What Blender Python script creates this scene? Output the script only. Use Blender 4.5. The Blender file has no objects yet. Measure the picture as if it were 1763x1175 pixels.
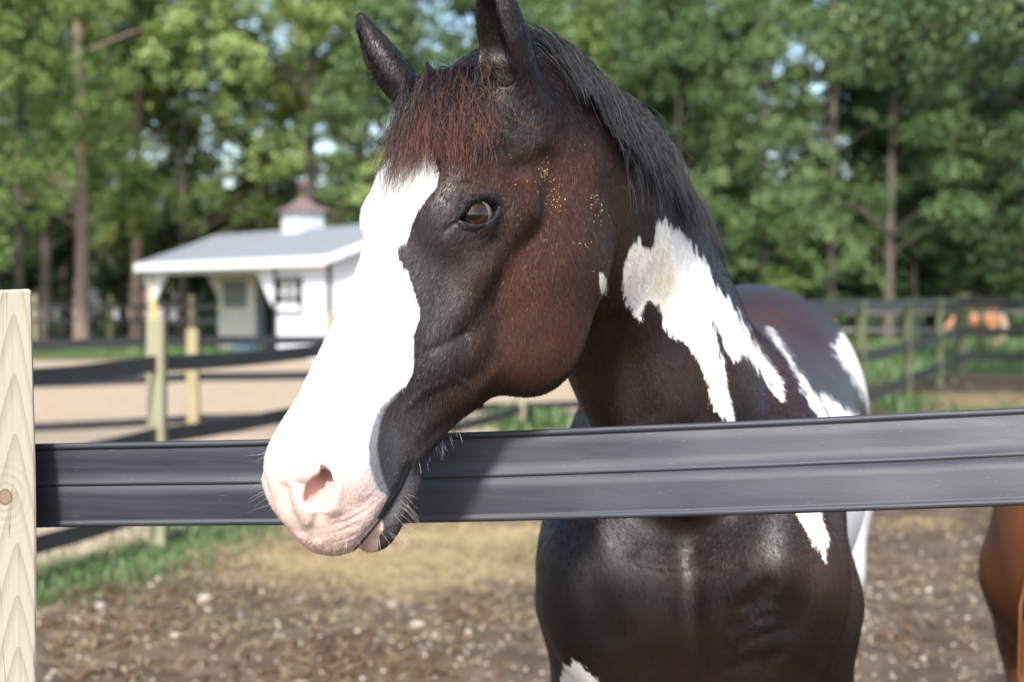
import bpy, bmesh, math, random, os
import numpy as np
from mathutils import Vector, Matrix

random.seed(7)
DEV = os.environ.get('DEV', '')
sc = bpy.context.scene
COL = sc.collection

# ------------------------------------------------------------------ camera, sky, sun, exposure
F_PX, CX, CY, EYE_H = 2448.0, 881.5, 587.5, 1.5
PITCH = math.atan(77.5 / F_PX)
cam = bpy.data.cameras.new('camera')
cam.sensor_width = 36.0
cam.lens = 36.0 * F_PX / 1763.0
cam.clip_start = 0.05
cam.clip_end = 3000
cam.dof.use_dof = True
cam.dof.focus_distance = 1.74
cam.dof.aperture_fstop = 4.2
cam.dof.aperture_blades = 0
cam_o = bpy.data.objects.new('camera', cam)
COL.objects.link(cam_o)
cam_o.location = (0, 0, EYE_H)
cam_o.rotation_euler = (math.pi / 2 - PITCH, 0, 0)
sc.camera = cam_o

SUN_EL, SUN_AZ = math.radians(41), math.radians(9)     # behind the camera, to its left
world = bpy.data.worlds.new('World')
sc.world = world
world.use_nodes = True
wn = world.node_tree
bg = wn.nodes['Background']
sky = wn.nodes.new('ShaderNodeTexSky')
sky.sky_type = 'NISHITA'
sky.sun_disc = False
sky.sun_elevation = SUN_EL
sky.sun_rotation = math.pi + SUN_AZ
sky.dust_density = 1.6
wn.links.new(sky.outputs[0], bg.inputs[0])
bg.inputs[1].default_value = 0.15
sun = bpy.data.lights.new('sun', 'SUN')
sun.energy = 3.5
sun.angle = math.radians(6.0)
sun.color = (1.0, 0.965, 0.92)
sun_o = bpy.data.objects.new('sun', sun)
COL.objects.link(sun_o)
SUN_DIR = Vector((math.sin(SUN_AZ) * math.cos(SUN_EL), math.cos(SUN_AZ) * math.cos(SUN_EL), -math.sin(SUN_EL)))
sun_o.rotation_euler = SUN_DIR.to_track_quat('-Z', 'Y').to_euler()
sc.view_settings.view_transform = 'Standard'
sc.view_settings.look = 'None'
sc.view_settings.gamma = 1.0
sc.view_settings.exposure = 1.15
sc.cycles.use_denoising = True
sc.cycles.max_bounces = 6
sc.cycles.transparent_max_bounces = 8
sc.cycles.sample_clamp_indirect = 6.0

# ------------------------------------------------------------------ helpers
FWD = np.array([0, math.cos(PITCH), -math.sin(PITCH)])
UPV = np.array([0, math.sin(PITCH), math.cos(PITCH)])
RGT = np.array([1.0, 0, 0])
CAM = np.array([0, 0, EYE_H])


def proj(P):
    q = np.asarray(P, float) - CAM
    z = q @ FWD
    return np.stack([CX + F_PX * (q @ RGT) / z, CY - F_PX * (q @ UPV) / z], -1)


def ray(x, y):
    return FWD + (x - CX) / F_PX * RGT + (CY - y) / F_PX * UPV


def at(x, y, d):
    r = ray(x, y)
    return CAM + r * (d / r[1])


def on_ground(x, y, z=0.0):
    r = ray(x, y)
    return CAM + r * ((z - EYE_H) / r[2])


def tag(o, label=None, cat=None, group=None, kind=None):
    if label: o['label'] = label
    if cat: o['category'] = cat
    if group: o['group'] = group
    if kind: o['kind'] = kind
    return o


def empty(name, loc=(0, 0, 0), rz=0.0):
    o = bpy.data.objects.new(name, None)
    COL.objects.link(o)
    o.location = loc
    o.rotation_euler = (0, 0, rz)
    o.empty_display_size = 0.1
    return o


def link(name, me, mat=None, parent=None, smooth=False):
    o = bpy.data.objects.new(name, me)
    COL.objects.link(o)
    if mat is not None and not me.materials:
        me.materials.append(mat)
    if parent is not None:
        o.parent = parent
    if smooth:
        me.polygons.foreach_set('use_smooth', np.ones(len(me.polygons), bool))
    return o


def mesh_np(name, verts, faces):
    """verts (N,3); faces (M,3) or (M,4) int array"""
    me = bpy.data.meshes.new(name)
    verts = np.ascontiguousarray(verts, np.float32)
    faces = np.ascontiguousarray(faces, np.int32)
    n, k = faces.shape
    me.vertices.add(len(verts))
    me.vertices.foreach_set('co', verts.ravel())
    me.loops.add(n * k)
    me.loops.foreach_set('vertex_index', faces.ravel())
    me.polygons.add(n)
    me.polygons.foreach_set('loop_start', np.arange(0, n * k, k, dtype=np.int32))
    me.update(calc_edges=True)
    me.validate()
    return me


def vattr(me, name, vals):
    a = me.attributes.new(name, 'FLOAT', 'POINT')
    a.data.foreach_set('value', np.ascontiguousarray(vals, np.float32))


def nrm(a):
    a = np.asarray(a, float)
    return a / np.linalg.norm(a)


# ---- materials
def mat(name, rough=0.7, spec=0.4):
    m = bpy.data.materials.new(name)
    m.use_nodes = True
    nt = m.node_tree
    b = nt.nodes['Principled BSDF']
    b.inputs['Roughness'].default_value = rough
    b.inputs['Specular IOR Level'].default_value = spec
    return m, nt, b


def N(nt, typ, **kw):
    n = nt.nodes.new(typ)
    for k, v in kw.items():
        if k.startswith('i_'):
            n.inputs[k[2:].replace('_', ' ')].default_value = v
        else:
            setattr(n, k, v)
    return n


def noise(nt, scale, detail=3, rough=0.55, vec=None, mapscale=None, coord='Object', dist=0.0):
    n = nt.nodes.new('ShaderNodeTexNoise')
    n.inputs['Scale'].default_value = scale
    n.inputs['Detail'].default_value = detail
    n.inputs['Roughness'].default_value = rough
    n.inputs['Distortion'].default_value = dist
    if vec is None:
        tc = nt.nodes.new('ShaderNodeTexCoord')
        vec = tc.outputs[coord]
    if mapscale:
        mp = nt.nodes.new('ShaderNodeMapping')
        mp.inputs['Scale'].default_value = mapscale
        nt.links.new(vec, mp.inputs[0])
        vec = mp.outputs[0]
    nt.links.new(vec, n.inputs['Vector'])
    return n.outputs['Fac']


def ramp(nt, fac, stops, interp='LINEAR'):
    r = nt.nodes.new('ShaderNodeValToRGB')
    r.color_ramp.interpolation = interp
    els = r.color_ramp.elements
    while len(els) < len(stops):
        els.new(0.5)
    for e, (p, c) in zip(els, stops):
        e.position = p
        e.color = tuple(c) + (1,) if len(c) == 3 else c
    nt.links.new(fac, r.inputs[0])
    return r.outputs[0]


def mixc(nt, fac, a, b, blend='MIX'):
    m = nt.nodes.new('ShaderNodeMix')
    m.data_type = 'RGBA'
    m.blend_type = blend
    for s, val in ((m.inputs[0], fac), (m.inputs[6], a), (m.inputs[7], b)):
        if hasattr(val, 'is_output') or hasattr(val, 'links'):
            nt.links.new(val, s)
        else:
            s.default_value = val if isinstance(val, (int, float)) else tuple(val) + (1,)
    return m.outputs[2]


def math_n(nt, op, a, b=None, clamp=False):
    m = nt.nodes.new('ShaderNodeMath')
    m.operation = op
    m.use_clamp = clamp
    for i, val in enumerate((a, b)):
        if val is None:
            continue
        if hasattr(val, 'links'):
            nt.links.new(val, m.inputs[i])
        else:
            m.inputs[i].default_value = val
    return m.outputs[0]


def attr(nt, name):
    a = nt.nodes.new('ShaderNodeAttribute')
    a.attribute_name = name
    return a


def maprange(nt, v, a, b, c=0.0, d=1.0, smooth=False):
    m = nt.nodes.new('ShaderNodeMapRange')
    m.interpolation_type = 'SMOOTHSTEP' if smooth else 'LINEAR'
    nt.links.new(v, m.inputs[0])
    for i, x in enumerate((a, b, c, d)):
        m.inputs[i + 1].default_value = x
    return m.outputs[0]


def bump(nt, b, h, strength=0.3, dist=0.002):
    n = nt.nodes.new('ShaderNodeBump')
    n.inputs['Strength'].default_value = strength
    n.inputs['Distance'].default_value = dist
    nt.links.new(h, n.inputs['Height'])
    nt.links.new(n.outputs[0], b.inputs['Normal'])
    return n


def setc(nt, b, c):
    if hasattr(c, 'links'):
        nt.links.new(c, b.inputs['Base Color'])
    else:
        b.inputs['Base Color'].default_value = tuple(c) + (1,)


def simple(name, c, rough=0.7, var=0.15, scale=8.0, spec=0.3, bmp=0.0, metallic=0.0, mapscale=None):
    m, nt, b = mat(name, rough, spec)
    b.inputs['Metallic'].default_value = metallic
    n = noise(nt, scale, 4, 0.6, mapscale=mapscale)
    lo = tuple(x * (1 - var) for x in c)
    hi = tuple(min(1, x * (1 + var)) for x in c)
    setc(nt, b, ramp(nt, n, [(0.3, lo), (0.7, hi)]))
    if bmp:
        bump(nt, b, n, bmp, 0.01)
    return m


# ---- simple mesh builders
class MB:
    def __init__(s):
        s.v, s.f = [], []

    def box(s, x0, x1, y0, y1, z0, z1):
        n = len(s.v)
        s.v += [(x0, y0, z0), (x1, y0, z0), (x1, y1, z0), (x0, y1, z0), (x0, y0, z1), (x1, y0, z1), (x1, y1, z1), (x0, y1, z1)]
        s.f += [tuple(n + i for i in q) for q in ((0, 3, 2, 1), (4, 5, 6, 7), (0, 1, 5, 4), (1, 2, 6, 5), (2, 3, 7, 6), (3, 0, 4, 7))]
        return s

    def quadprism(s, pts, dvec):
        """closed prism: polygon pts extruded by dvec"""
        n, k = len(s.v), len(pts)
        d = Vector(dvec)
        s.v += [tuple(p) for p in pts] + [tuple(Vector(p) + d) for p in pts]
        s.f += [tuple(n + i for i in reversed(range(k))), tuple(n + k + i for i in range(k))]
        s.f += [(n + i, n + (i + 1) % k, n + k + (i + 1) % k, n + k + i) for i in range(k)]
        return s

    def tube(s, pts, rad, seg=8, cap=True, squash=None):
        pts = [Vector(p) for p in pts]
        if not hasattr(rad, '__len__'):
            rad = [rad] * len(pts)
        rings = []
        ref = Vector((0.3, 0.5, 1)).normalized()
        for i, p in enumerate(pts):
            t = (pts[min(i + 1, len(pts) - 1)] - pts[max(i - 1, 0)]).normalized()
            if abs(t.dot(ref)) > 0.95:
                ref = Vector((1, 0.2, 0.1)).normalized()
            a = t.cross(ref).normalized()
            b = t.cross(a)
            n = len(s.v)
            for j in range(seg):
                an = 2 * math.pi * j / seg
                s.v.append(tuple(p + a * (math.cos(an) * rad[i]) + b * (math.sin(an) * rad[i])))
            rings.append(n)
        for r0, r1 in zip(rings, rings[1:]):
            s.f += [(r0 + j, r0 + (j + 1) % seg, r1 + (j + 1) % seg, r1 + j) for j in range(seg)]
        if cap:
            s.f += [tuple(rings[0] + j for j in reversed(range(seg))), tuple(rings[-1] + j for j in range(seg))]
        return s

    def mesh(s, name):
        me = bpy.data.meshes.new(name)
        me.from_pydata(s.v, [], s.f)
        me.update()
        return me

    def build(s, name, m=None, parent=None, smooth=False, bevel=0.0):
        me = s.mesh(name)
        if bevel:
            bm = bmesh.new()
            bm.from_mesh(me)
            bmesh.ops.bevel(bm, geom=list(bm.edges), offset=bevel, segments=2, affect='EDGES', profile=0.6)
            bm.to_mesh(me)
            bm.free()
        return link(name, me, m, parent, smooth)


def copy_tree(o, parent=None):
    c = o.copy()
    COL.objects.link(c)
    c.parent = parent
    for ch in list(o.children):
        copy_tree(ch, c)
    return c

# ------------------------------------------------------------------ implicit-surface sculpting (plain numpy)
def smin(a, b, k):
    h = np.maximum(k - np.abs(a - b), 0) / k
    return np.minimum(a, b) - h * h * (k * 0.25)


class Sculpt:
    """list of soft unions, soft cuts and soft brush strokes; spaces: W world, H head (mirrored), h head"""
    def __init__(s, frames=None):
        s.ops = []
        s.packed = -1
        s.frames = frames or {}

    def local(s, P, sp):
        if sp == 'W':
            return P
        O, R, mir = s.frames[sp]
        q = (P - O) @ R.T
        if mir:
            q = q.copy()
            q[:, 2] = np.abs(q[:, 2])
        return q

    def add(s, mode, fn, c, rad, k, sp):
        s.ops.append((mode, fn, np.asarray(c, np.float32), rad, k, sp))

    # --- primitives
    def ell(s, c, r, k=0.05, sp='W', ax=None, mode='u'):
        c = np.asarray(c, np.float32); r = np.asarray(r, np.float32)
        A = np.eye(3, dtype=np.float32) if ax is None else np.asarray(ax, np.float32)
        def fn(p):
            q = (p - c) @ A.T
            k0 = np.linalg.norm(q / r, axis=1) + 1e-6
            k1 = np.linalg.norm(q / (r * r), axis=1) + 1e-6
            return k0 * (k0 - 1) / k1
        s.add(mode, fn, c, float(r.max()), k, sp)

    def cone(s, a, b, ra, rb, k=0.03, sp='W', mode='u'):
        a = np.asarray(a, np.float32); b = np.asarray(b, np.float32)
        ab = b - a; L2 = float(ab @ ab) + 1e-9
        def fn(p):
            t = np.clip((p - a) @ ab / L2, 0, 1)
            return np.linalg.norm(p - a - t[:, None] * ab, axis=1) - (ra + (rb - ra) * t)
        s.add(mode, fn, (a + b) / 2, math.sqrt(L2) / 2 + max(ra, rb), k, sp)

    def chain(s, pts, rads, k=0.03, sp='W', mode='u'):
        for i in range(len(pts) - 1):
            s.cone(pts[i], pts[i + 1], rads[i], rads[i + 1], k, sp, mode)

    def sweep(s, secs, k=0.08, sp='W', sub=4):
        """secs: list of (centre, dorsal vector, lateral radius, dorsal radius), splined"""
        A = np.array([list(c) + list(nrm(d)) + [l, v] for c, d, l, v in secs], float)
        Q = []
        n = len(A)
        for i in range(n - 1):
            p0, p1, p2, p3 = A[max(i - 1, 0)], A[i], A[i + 1], A[min(i + 2, n - 1)]
            for j in range(sub):
                t = j / sub
                Q.append(0.5 * (2 * p1 + (p2 - p0) * t + (2 * p0 - 5 * p1 + 4 * p2 - p3) * t * t + (3 * p1 - p0 - 3 * p2 + p3) * t ** 3))
        Q.append(A[-1])
        Q = np.array(Q, np.float32)
        Tg = np.gradient(Q[:, :3], axis=0)
        Tg /= np.linalg.norm(Tg, axis=1)[:, None]
        Vd = Q[:, 3:6] - (Q[:, 3:6] * Tg).sum(1)[:, None] * Tg
        Vd /= np.linalg.norm(Vd, axis=1)[:, None]
        X = np.concatenate([Q[:, :3], Vd, Tg, Q[:, 6:8]], 1).astype(np.float32)
        n_ = len(Q) - 1
        def fn(p):
            D2, Tn = [], []
            pc = (p.min(0) + p.max(0)) / 2
            dm = np.linalg.norm((Q[1:, :3] + Q[:-1, :3]) / 2 - pc, axis=1)
            for i in np.flatnonzero(dm < dm.min() + 0.10 + np.linalg.norm(p.max(0) - p.min(0))):
                a, ab = Q[i, :3], Q[i + 1, :3] - Q[i, :3]
                q = p - a
                t = np.clip(q @ ab / float(ab @ ab), 0, 1)
                q -= t[:, None] * ab
                D2.append(np.einsum('ij,ij->i', q, q)); Tn.append(t + i)
            D2 = np.array(D2); Tn = np.array(Tn)
            w = np.exp(-(D2 - D2.min(0)) / (0.0012 + 0.12 * D2.min(0)))
            u = (w * Tn).sum(0) / w.sum(0)
            i0 = np.minimum(u.astype(int), n_ - 1); fr = (u - i0)[:, None].astype(np.float32)
            Y = X[i0] * (1 - fr) + X[i0 + 1] * fr
            q = p - Y[:, :3]
            y = np.einsum('ij,ij->i', q, Y[:, 3:6]); al = np.einsum('ij,ij->i', q, Y[:, 6:9])
            x2 = np.maximum(np.einsum('ij,ij->i', q, q) - y * y - al * al, 0)
            un = Tn[D2.argmin(0), np.arange(len(p))]
            zl = np.where(un < 0.4, np.maximum(-((p - X[0, :3]) @ X[0, 6:9]), 0), 0)
            zh = np.where(un > n_ - 0.4, np.maximum((p - X[-1, :3]) @ X[-1, 6:9], 0), 0)
            z = zl + zh
            rl, rv = Y[:, 9], Y[:, 10]; rm = np.minimum(rl, rv) * 0.6
            k0 = np.sqrt(x2 / rl ** 2 + (y / rv) ** 2 + (z / rm) ** 2) + 1e-6
            k1 = np.sqrt(x2 / rl ** 4 + (y / rv ** 2) ** 2 + (z / rm ** 2) ** 2) + 1e-6
            return (k0 * (k0 - 1) / k1).astype(np.float32)
        c = (Q[:, :3].max(0) + Q[:, :3].min(0)) / 2
        R = float((np.linalg.norm(Q[:, :3] - c, axis=1) + np.maximum(Q[:, 6], Q[:, 7])).max())
        fn.balls = [(q[:3], float(max(q[6], q[7]))) for q in Q]
        s.add('u', fn, c, R, k, sp)

    def hit(s, x, y, sp='h', lift=0.0, far=2.12):
        """point of the surface seen at photo pixel x, y"""
        r = ray(x, y)
        t = np.arange(1.52, far, 0.0025)
        d = s.ev_chunks(CAM + t[:, None] * r, cell=0.4)
        i = np.flatnonzero(d < 0)
        if len(i) == 0:
            i = [int(np.argmin(d))]
        P = CAM + (t[i[0]] - lift) * r
        return s.local(P[None], sp)[0] if sp != 'W' else P

    def normal(s, p, sp='h', e=0.004):
        O, R, _ = s.frames['h']
        P = p if sp == 'W' else O + p @ R
        g = np.array([s.ev(P[None] + e * d)[0] - s.ev(P[None] - e * d)[0] for d in np.eye(3)])
        g = g / np.linalg.norm(g)
        return g if sp == 'W' else R @ g

    def fn(s, f, c, rad, k, sp, mode='u'):
        s.add(mode, f, c, rad, k, sp)

    # --- brush strokes: + raises the skin, - presses it in
    def dab(s, c, r, amp, sp='H', ax=None):
        c = np.asarray(c, np.float32)
        r = np.asarray(r if hasattr(r, '__len__') else (r, r, r), np.float32)
        A = np.eye(3, dtype=np.float32) if ax is None else np.asarray(ax, np.float32)
        def fn(p):
            q = ((p - c) @ A.T) / r
            return amp * np.exp(-np.einsum('ij,ij->i', q, q))
        s.add('b', fn, c, float(r.max()) * 2.6, 0, sp)

    def stroke(s, pts, r, amp, sp='H'):
        pts = np.asarray(pts, np.float32)
        n = len(pts)
        rs = np.asarray(r if hasattr(r, '__len__') else [r] * n, np.float32)
        am = np.asarray(amp if hasattr(amp, '__len__') else [amp] * n, np.float32)
        c = pts.mean(0); R = float(np.linalg.norm(pts - c, axis=1).max() + rs.max() * 2.6)
        def fn(p):
            best = np.full(len(p), 1e9, np.float32); val = np.zeros(len(p), np.float32)
            for i in range(n - 1):
                a, b = pts[i], pts[i + 1]
                ab = b - a
                t = np.clip((p - a) @ ab / (float(ab @ ab) + 1e-9), 0, 1)
                dd = np.linalg.norm(p - a - t[:, None] * ab, axis=1) / (rs[i] + (rs[i + 1] - rs[i]) * t)
                m = dd < best
                best = np.where(m, dd, best)
                val = np.where(m, am[i] + (am[i + 1] - am[i]) * t, val)
            return val * np.exp(-best * best)
        s.add('b', fn, c, R, 0, sp)

    def ev(s, P, margin=0.03):
        """points should lie close together: brushes and shapes out of reach of all of them are skipped"""
        P = np.ascontiguousarray(P, np.float32)
        d = np.full(len(P), 1.0, np.float32)
        if len(s.ops) != s.packed:
            s.packed = len(s.ops)
            c1, rr, ix = [], [], []
            for i, (mode, fn, c, rad, k, sp) in enumerate(s.ops):
                for cb, rb in (getattr(fn, 'balls', None) or [(c, rad)]):
                    if sp == 'W':
                        c1.append(cb); rr.append(rb + k); ix.append(i)
                    else:
                        O, R, mir = s.frames[sp]
                        c1.append(O + cb @ R); rr.append(rb + k); ix.append(i)
                        if mir:
                            c1.append(O + (cb * np.array([1, 1, -1])) @ R); rr.append(rb + k); ix.append(i)
            s.pk = np.array(c1), np.array(rr), np.array(ix)
        lo, hi = P.min(0), P.max(0)
        cc, cr = (lo + hi) / 2, float(np.linalg.norm(hi - lo)) / 2
        c1, rr, ix = s.pk
        dist = np.sqrt(((c1 - cc) ** 2).sum(1))
        loc = {'W': P}
        for oi in np.unique(ix[dist < rr + margin + cr]):
            mode, fn, c, rad, k, sp = s.ops[oi]
            if sp not in loc:
                loc[sp] = s.local(P, sp).astype(np.float32)
            v = fn(loc[sp])
            if mode == 'u':
                d = smin(d, v, k)
            elif mode == 's':
                d = -smin(-d, v, k)
            else:
                d = d - v
        return d.astype(np.float32)

    def ev_chunks(s, P, margin=0.03, cell=0.12):
        if len(P) == 0:
            return np.zeros(0, np.float32)
        P = np.asarray(P, np.float32)
        g = np.floor((P - P.min(0)) / cell).astype(np.int64)
        key = (g[:, 0] * 4096 + g[:, 1]) * 4096 + g[:, 2]
        order = np.argsort(key, kind='stable')
        cuts = np.flatnonzero(np.diff(key[order])) + 1
        out = np.empty(len(P), np.float32)
        for ix in np.split(order, cuts):
            out[ix] = s.ev(P[ix], margin)
        return out

    def polygonise(s, lo, hi, h, B=14):
        lo = np.asarray(lo, np.float32)
        nb = np.ceil((np.asarray(hi) - lo) / (h * B)).astype(int)
        sh = nb * B + 1
        bi = np.stack(np.meshgrid(*[np.arange(n) for n in nb], indexing='ij'), -1).reshape(-1, 3)
        bc = lo + (bi + 0.5) * (h * B)
        d = s.ev_chunks(bc, margin=0.25, cell=0.3)
        act = np.abs(d) < h * B * 0.87 * 1.7
        D = np.repeat(np.repeat(np.repeat(np.where(d < 0, -1.0, 1.0).astype(np.float32).reshape(nb), B, 0), B, 1), B, 2)
        D = np.pad(D, ((0, 1),) * 3, constant_values=1.0)
        off = np.stack(np.meshgrid(*[np.arange(B)] * 3, indexing='ij'), -1).reshape(-1, 3)
        for blk in bi[act]:
            ii = blk * B + off
            D[ii[:, 0], ii[:, 1], ii[:, 2]] = s.ev(lo + ii * np.float32(h))
        S = D < 0
        cnt = np.zeros(tuple(sh - 1), np.uint8)
        for a in (0, 1):
            for b in (0, 1):
                for c in (0, 1):
                    cnt += S[a:sh[0] - 1 + a, b:sh[1] - 1 + b, c:sh[2] - 1 + c]
        cells = np.flatnonzero((cnt > 0) & (cnt < 8))
        cs = tuple(sh - 1)
        ci = np.stack(np.unravel_index(cells, cs), -1)
        corner = [(a, b, c) for a in (0, 1) for b in (0, 1) for c in (0, 1)]
        val = np.stack([D[ci[:, 0] + a, ci[:, 1] + b, ci[:, 2] + c] for a, b, c in corner], 1)
        pos = np.zeros((len(cells), 3)); num = np.zeros(len(cells))
        for i, p in enumerate(corner):
            for j, q in enumerate(corner):
                if j > i and sum(abs(x - y) for x, y in zip(p, q)) == 1:
                    m = (val[:, i] < 0) != (val[:, j] < 0)
                    t = val[m, i] / (val[m, i] - val[m, j])
                    pos[m] += np.array(p) + t[:, None] * (np.array(q) - np.array(p)); num[m] += 1
        V = lo + (ci + pos / num[:, None]) * h
        faces = []
        for ax in range(3):
            sl0 = [slice(1, n - 1) for n in sh]; sl1 = [slice(1, n - 1) for n in sh]
            sl0[ax] = slice(0, sh[ax] - 1); sl1[ax] = slice(1, sh[ax])
            A, Bq = S[tuple(sl0)], S[tuple(sl1)]
            e = np.stack(np.nonzero(A != Bq), -1)
            inv = A[e[:, 0], e[:, 1], e[:, 2]]
            o1, o2 = [(1, 2), (2, 0), (0, 1)][ax]
            e = e.copy(); e[:, o1] += 1; e[:, o2] += 1
            quad = []
            for da, db in ((0, 0), (1, 0), (1, 1), (0, 1)):
                c = e.copy(); c[:, o1] -= da; c[:, o2] -= db
                quad.append(np.searchsorted(cells, np.ravel_multi_index(c.T, cs)))
            q = np.stack(quad, 1)
            q[~inv] = q[~inv][:, ::-1]
            faces.append(q)
        return V, np.concatenate(faces)

    def project(s, V, it=3, eps=0.0012, maxstep=0.006):
        V = np.asarray(V, np.float64).copy()
        T = np.array([[1, -1, -1], [-1, -1, 1], [-1, 1, -1], [1, 1, 1]], float)
        for _ in range(it):
            f = [s.ev_chunks(V + eps * t) for t in T]
            g = sum(fi[:, None] * t for fi, t in zip(f, T)) / (4 * eps)
            fm = sum(f) / 4
            st = -(fm / np.maximum((g * g).sum(1), 0.05))[:, None] * g
            L = np.linalg.norm(st, axis=1)
            V += st * np.minimum(1, maxstep / np.maximum(L, 1e-9))[:, None]
        return V


def refine(V, Fq, sels):
    """subdivide the faces chosen by each selector in turn"""
    me = mesh_np('tmp', V, Fq)
    bm = bmesh.new(); bm.from_mesh(me)
    for sel in sels:
        cen = np.array([f.calc_center_median() for f in bm.faces])
        m = sel(cen)
        bm.faces.ensure_lookup_table()
        es = set()
        for i in np.flatnonzero(m):
            es.update(bm.faces[i].edges)
        bmesh.ops.subdivide_edges(bm, edges=list(es), cuts=1, use_grid_fill=True)
    return me, bm


def relax(V, E, n, w=0.5, mask=None):
    """tangent-free Laplacian relaxation, used between projections"""
    for _ in range(n):
        acc = np.zeros_like(V); cnt = np.zeros(len(V))
        np.add.at(acc, E[:, 0], V[E[:, 1]]); np.add.at(acc, E[:, 1], V[E[:, 0]])
        cnt = np.bincount(E.ravel(), minlength=len(V))
        V = V + w * (acc / np.maximum(cnt, 1)[:, None] - V)
    return V

# ------------------------------------------------------------------ the pinto horse
TH, BE = math.radians(40), math.radians(29)
HH = np.array([-math.cos(TH), -math.sin(TH), 0]); HW = np.array([math.sin(TH), -math.cos(TH), 0]); ZZ = np.array([0, 0, 1.0])
HU = math.sin(BE) * HH - math.cos(BE) * ZZ
HV = math.cos(BE) * HH + math.sin(BE) * ZZ
HP0 = at(818, 68, 1.82)
HR = np.stack([HU, HV, HW])          # rows: face axis, dorsal, left


def h2w(p):
    return HP0 + np.asarray(p, float) @ HR


def hpx(x, y, w):
    """head coordinates of the point seen at photo pixel x, y on the sagittal plane offset w"""
    r = ray(x, y)
    t = (w - (CAM - HP0) @ HW) / (r @ HW)
    return HR @ (CAM + t * r - HP0)


BF = nrm([-0.215, -0.977, 0]); BL = np.array([-BF[1], BF[0], 0])
BO = np.array([0.325, 2.45, 0])


def bw(a, b, z):
    return BO + a * BF + b * BL + np.array([0, 0, z])


def crom(tab, n=240):
    tab = np.asarray(tab, float)
    x = np.linspace(tab[0, 0], tab[-1, 0], n)
    ys = []
    for c in range(1, tab.shape[1]):
        y = np.interp(x, tab[:, 0], tab[:, c])
        ker = np.hanning(25); ker /= ker.sum()
        ys.append(np.convolve(np.pad(y, 12, 'edge'), ker, 'valid'))
    return x, ys


HEAD_TAB = [  # u, dorsal v, ventral v, half-widths top / middle / bottom
    (-0.01, -0.085, -0.18, 0.030, 0.040, 0.035),
    (0.015, -0.05, -0.21, 0.048, 0.060, 0.046),
    (0.05, -0.008, -0.25, 0.064, 0.076, 0.055),
    (0.10, 0.012, -0.275, 0.074, 0.082, 0.058),
    (0.16, 0.021, -0.295, 0.078, 0.082, 0.058),
    (0.22, 0.018, -0.310, 0.074, 0.078, 0.056),
    (0.28, 0.011, -0.312, 0.064, 0.072, 0.052),
    (0.34, 0.006, -0.280, 0.053, 0.066, 0.045),
    (0.40, 0.005, -0.230, 0.047, 0.060, 0.038),
    (0.46, 0.006, -0.198, 0.044, 0.055, 0.033),
    (0.52, 0.007, -0.182, 0.043, 0.053, 0.032),
    (0.58, -0.003, -0.170, 0.042, 0.050, 0.034),
    (0.61, -0.018, -0.155, 0.034, 0.044, 0.030),
]


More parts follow.
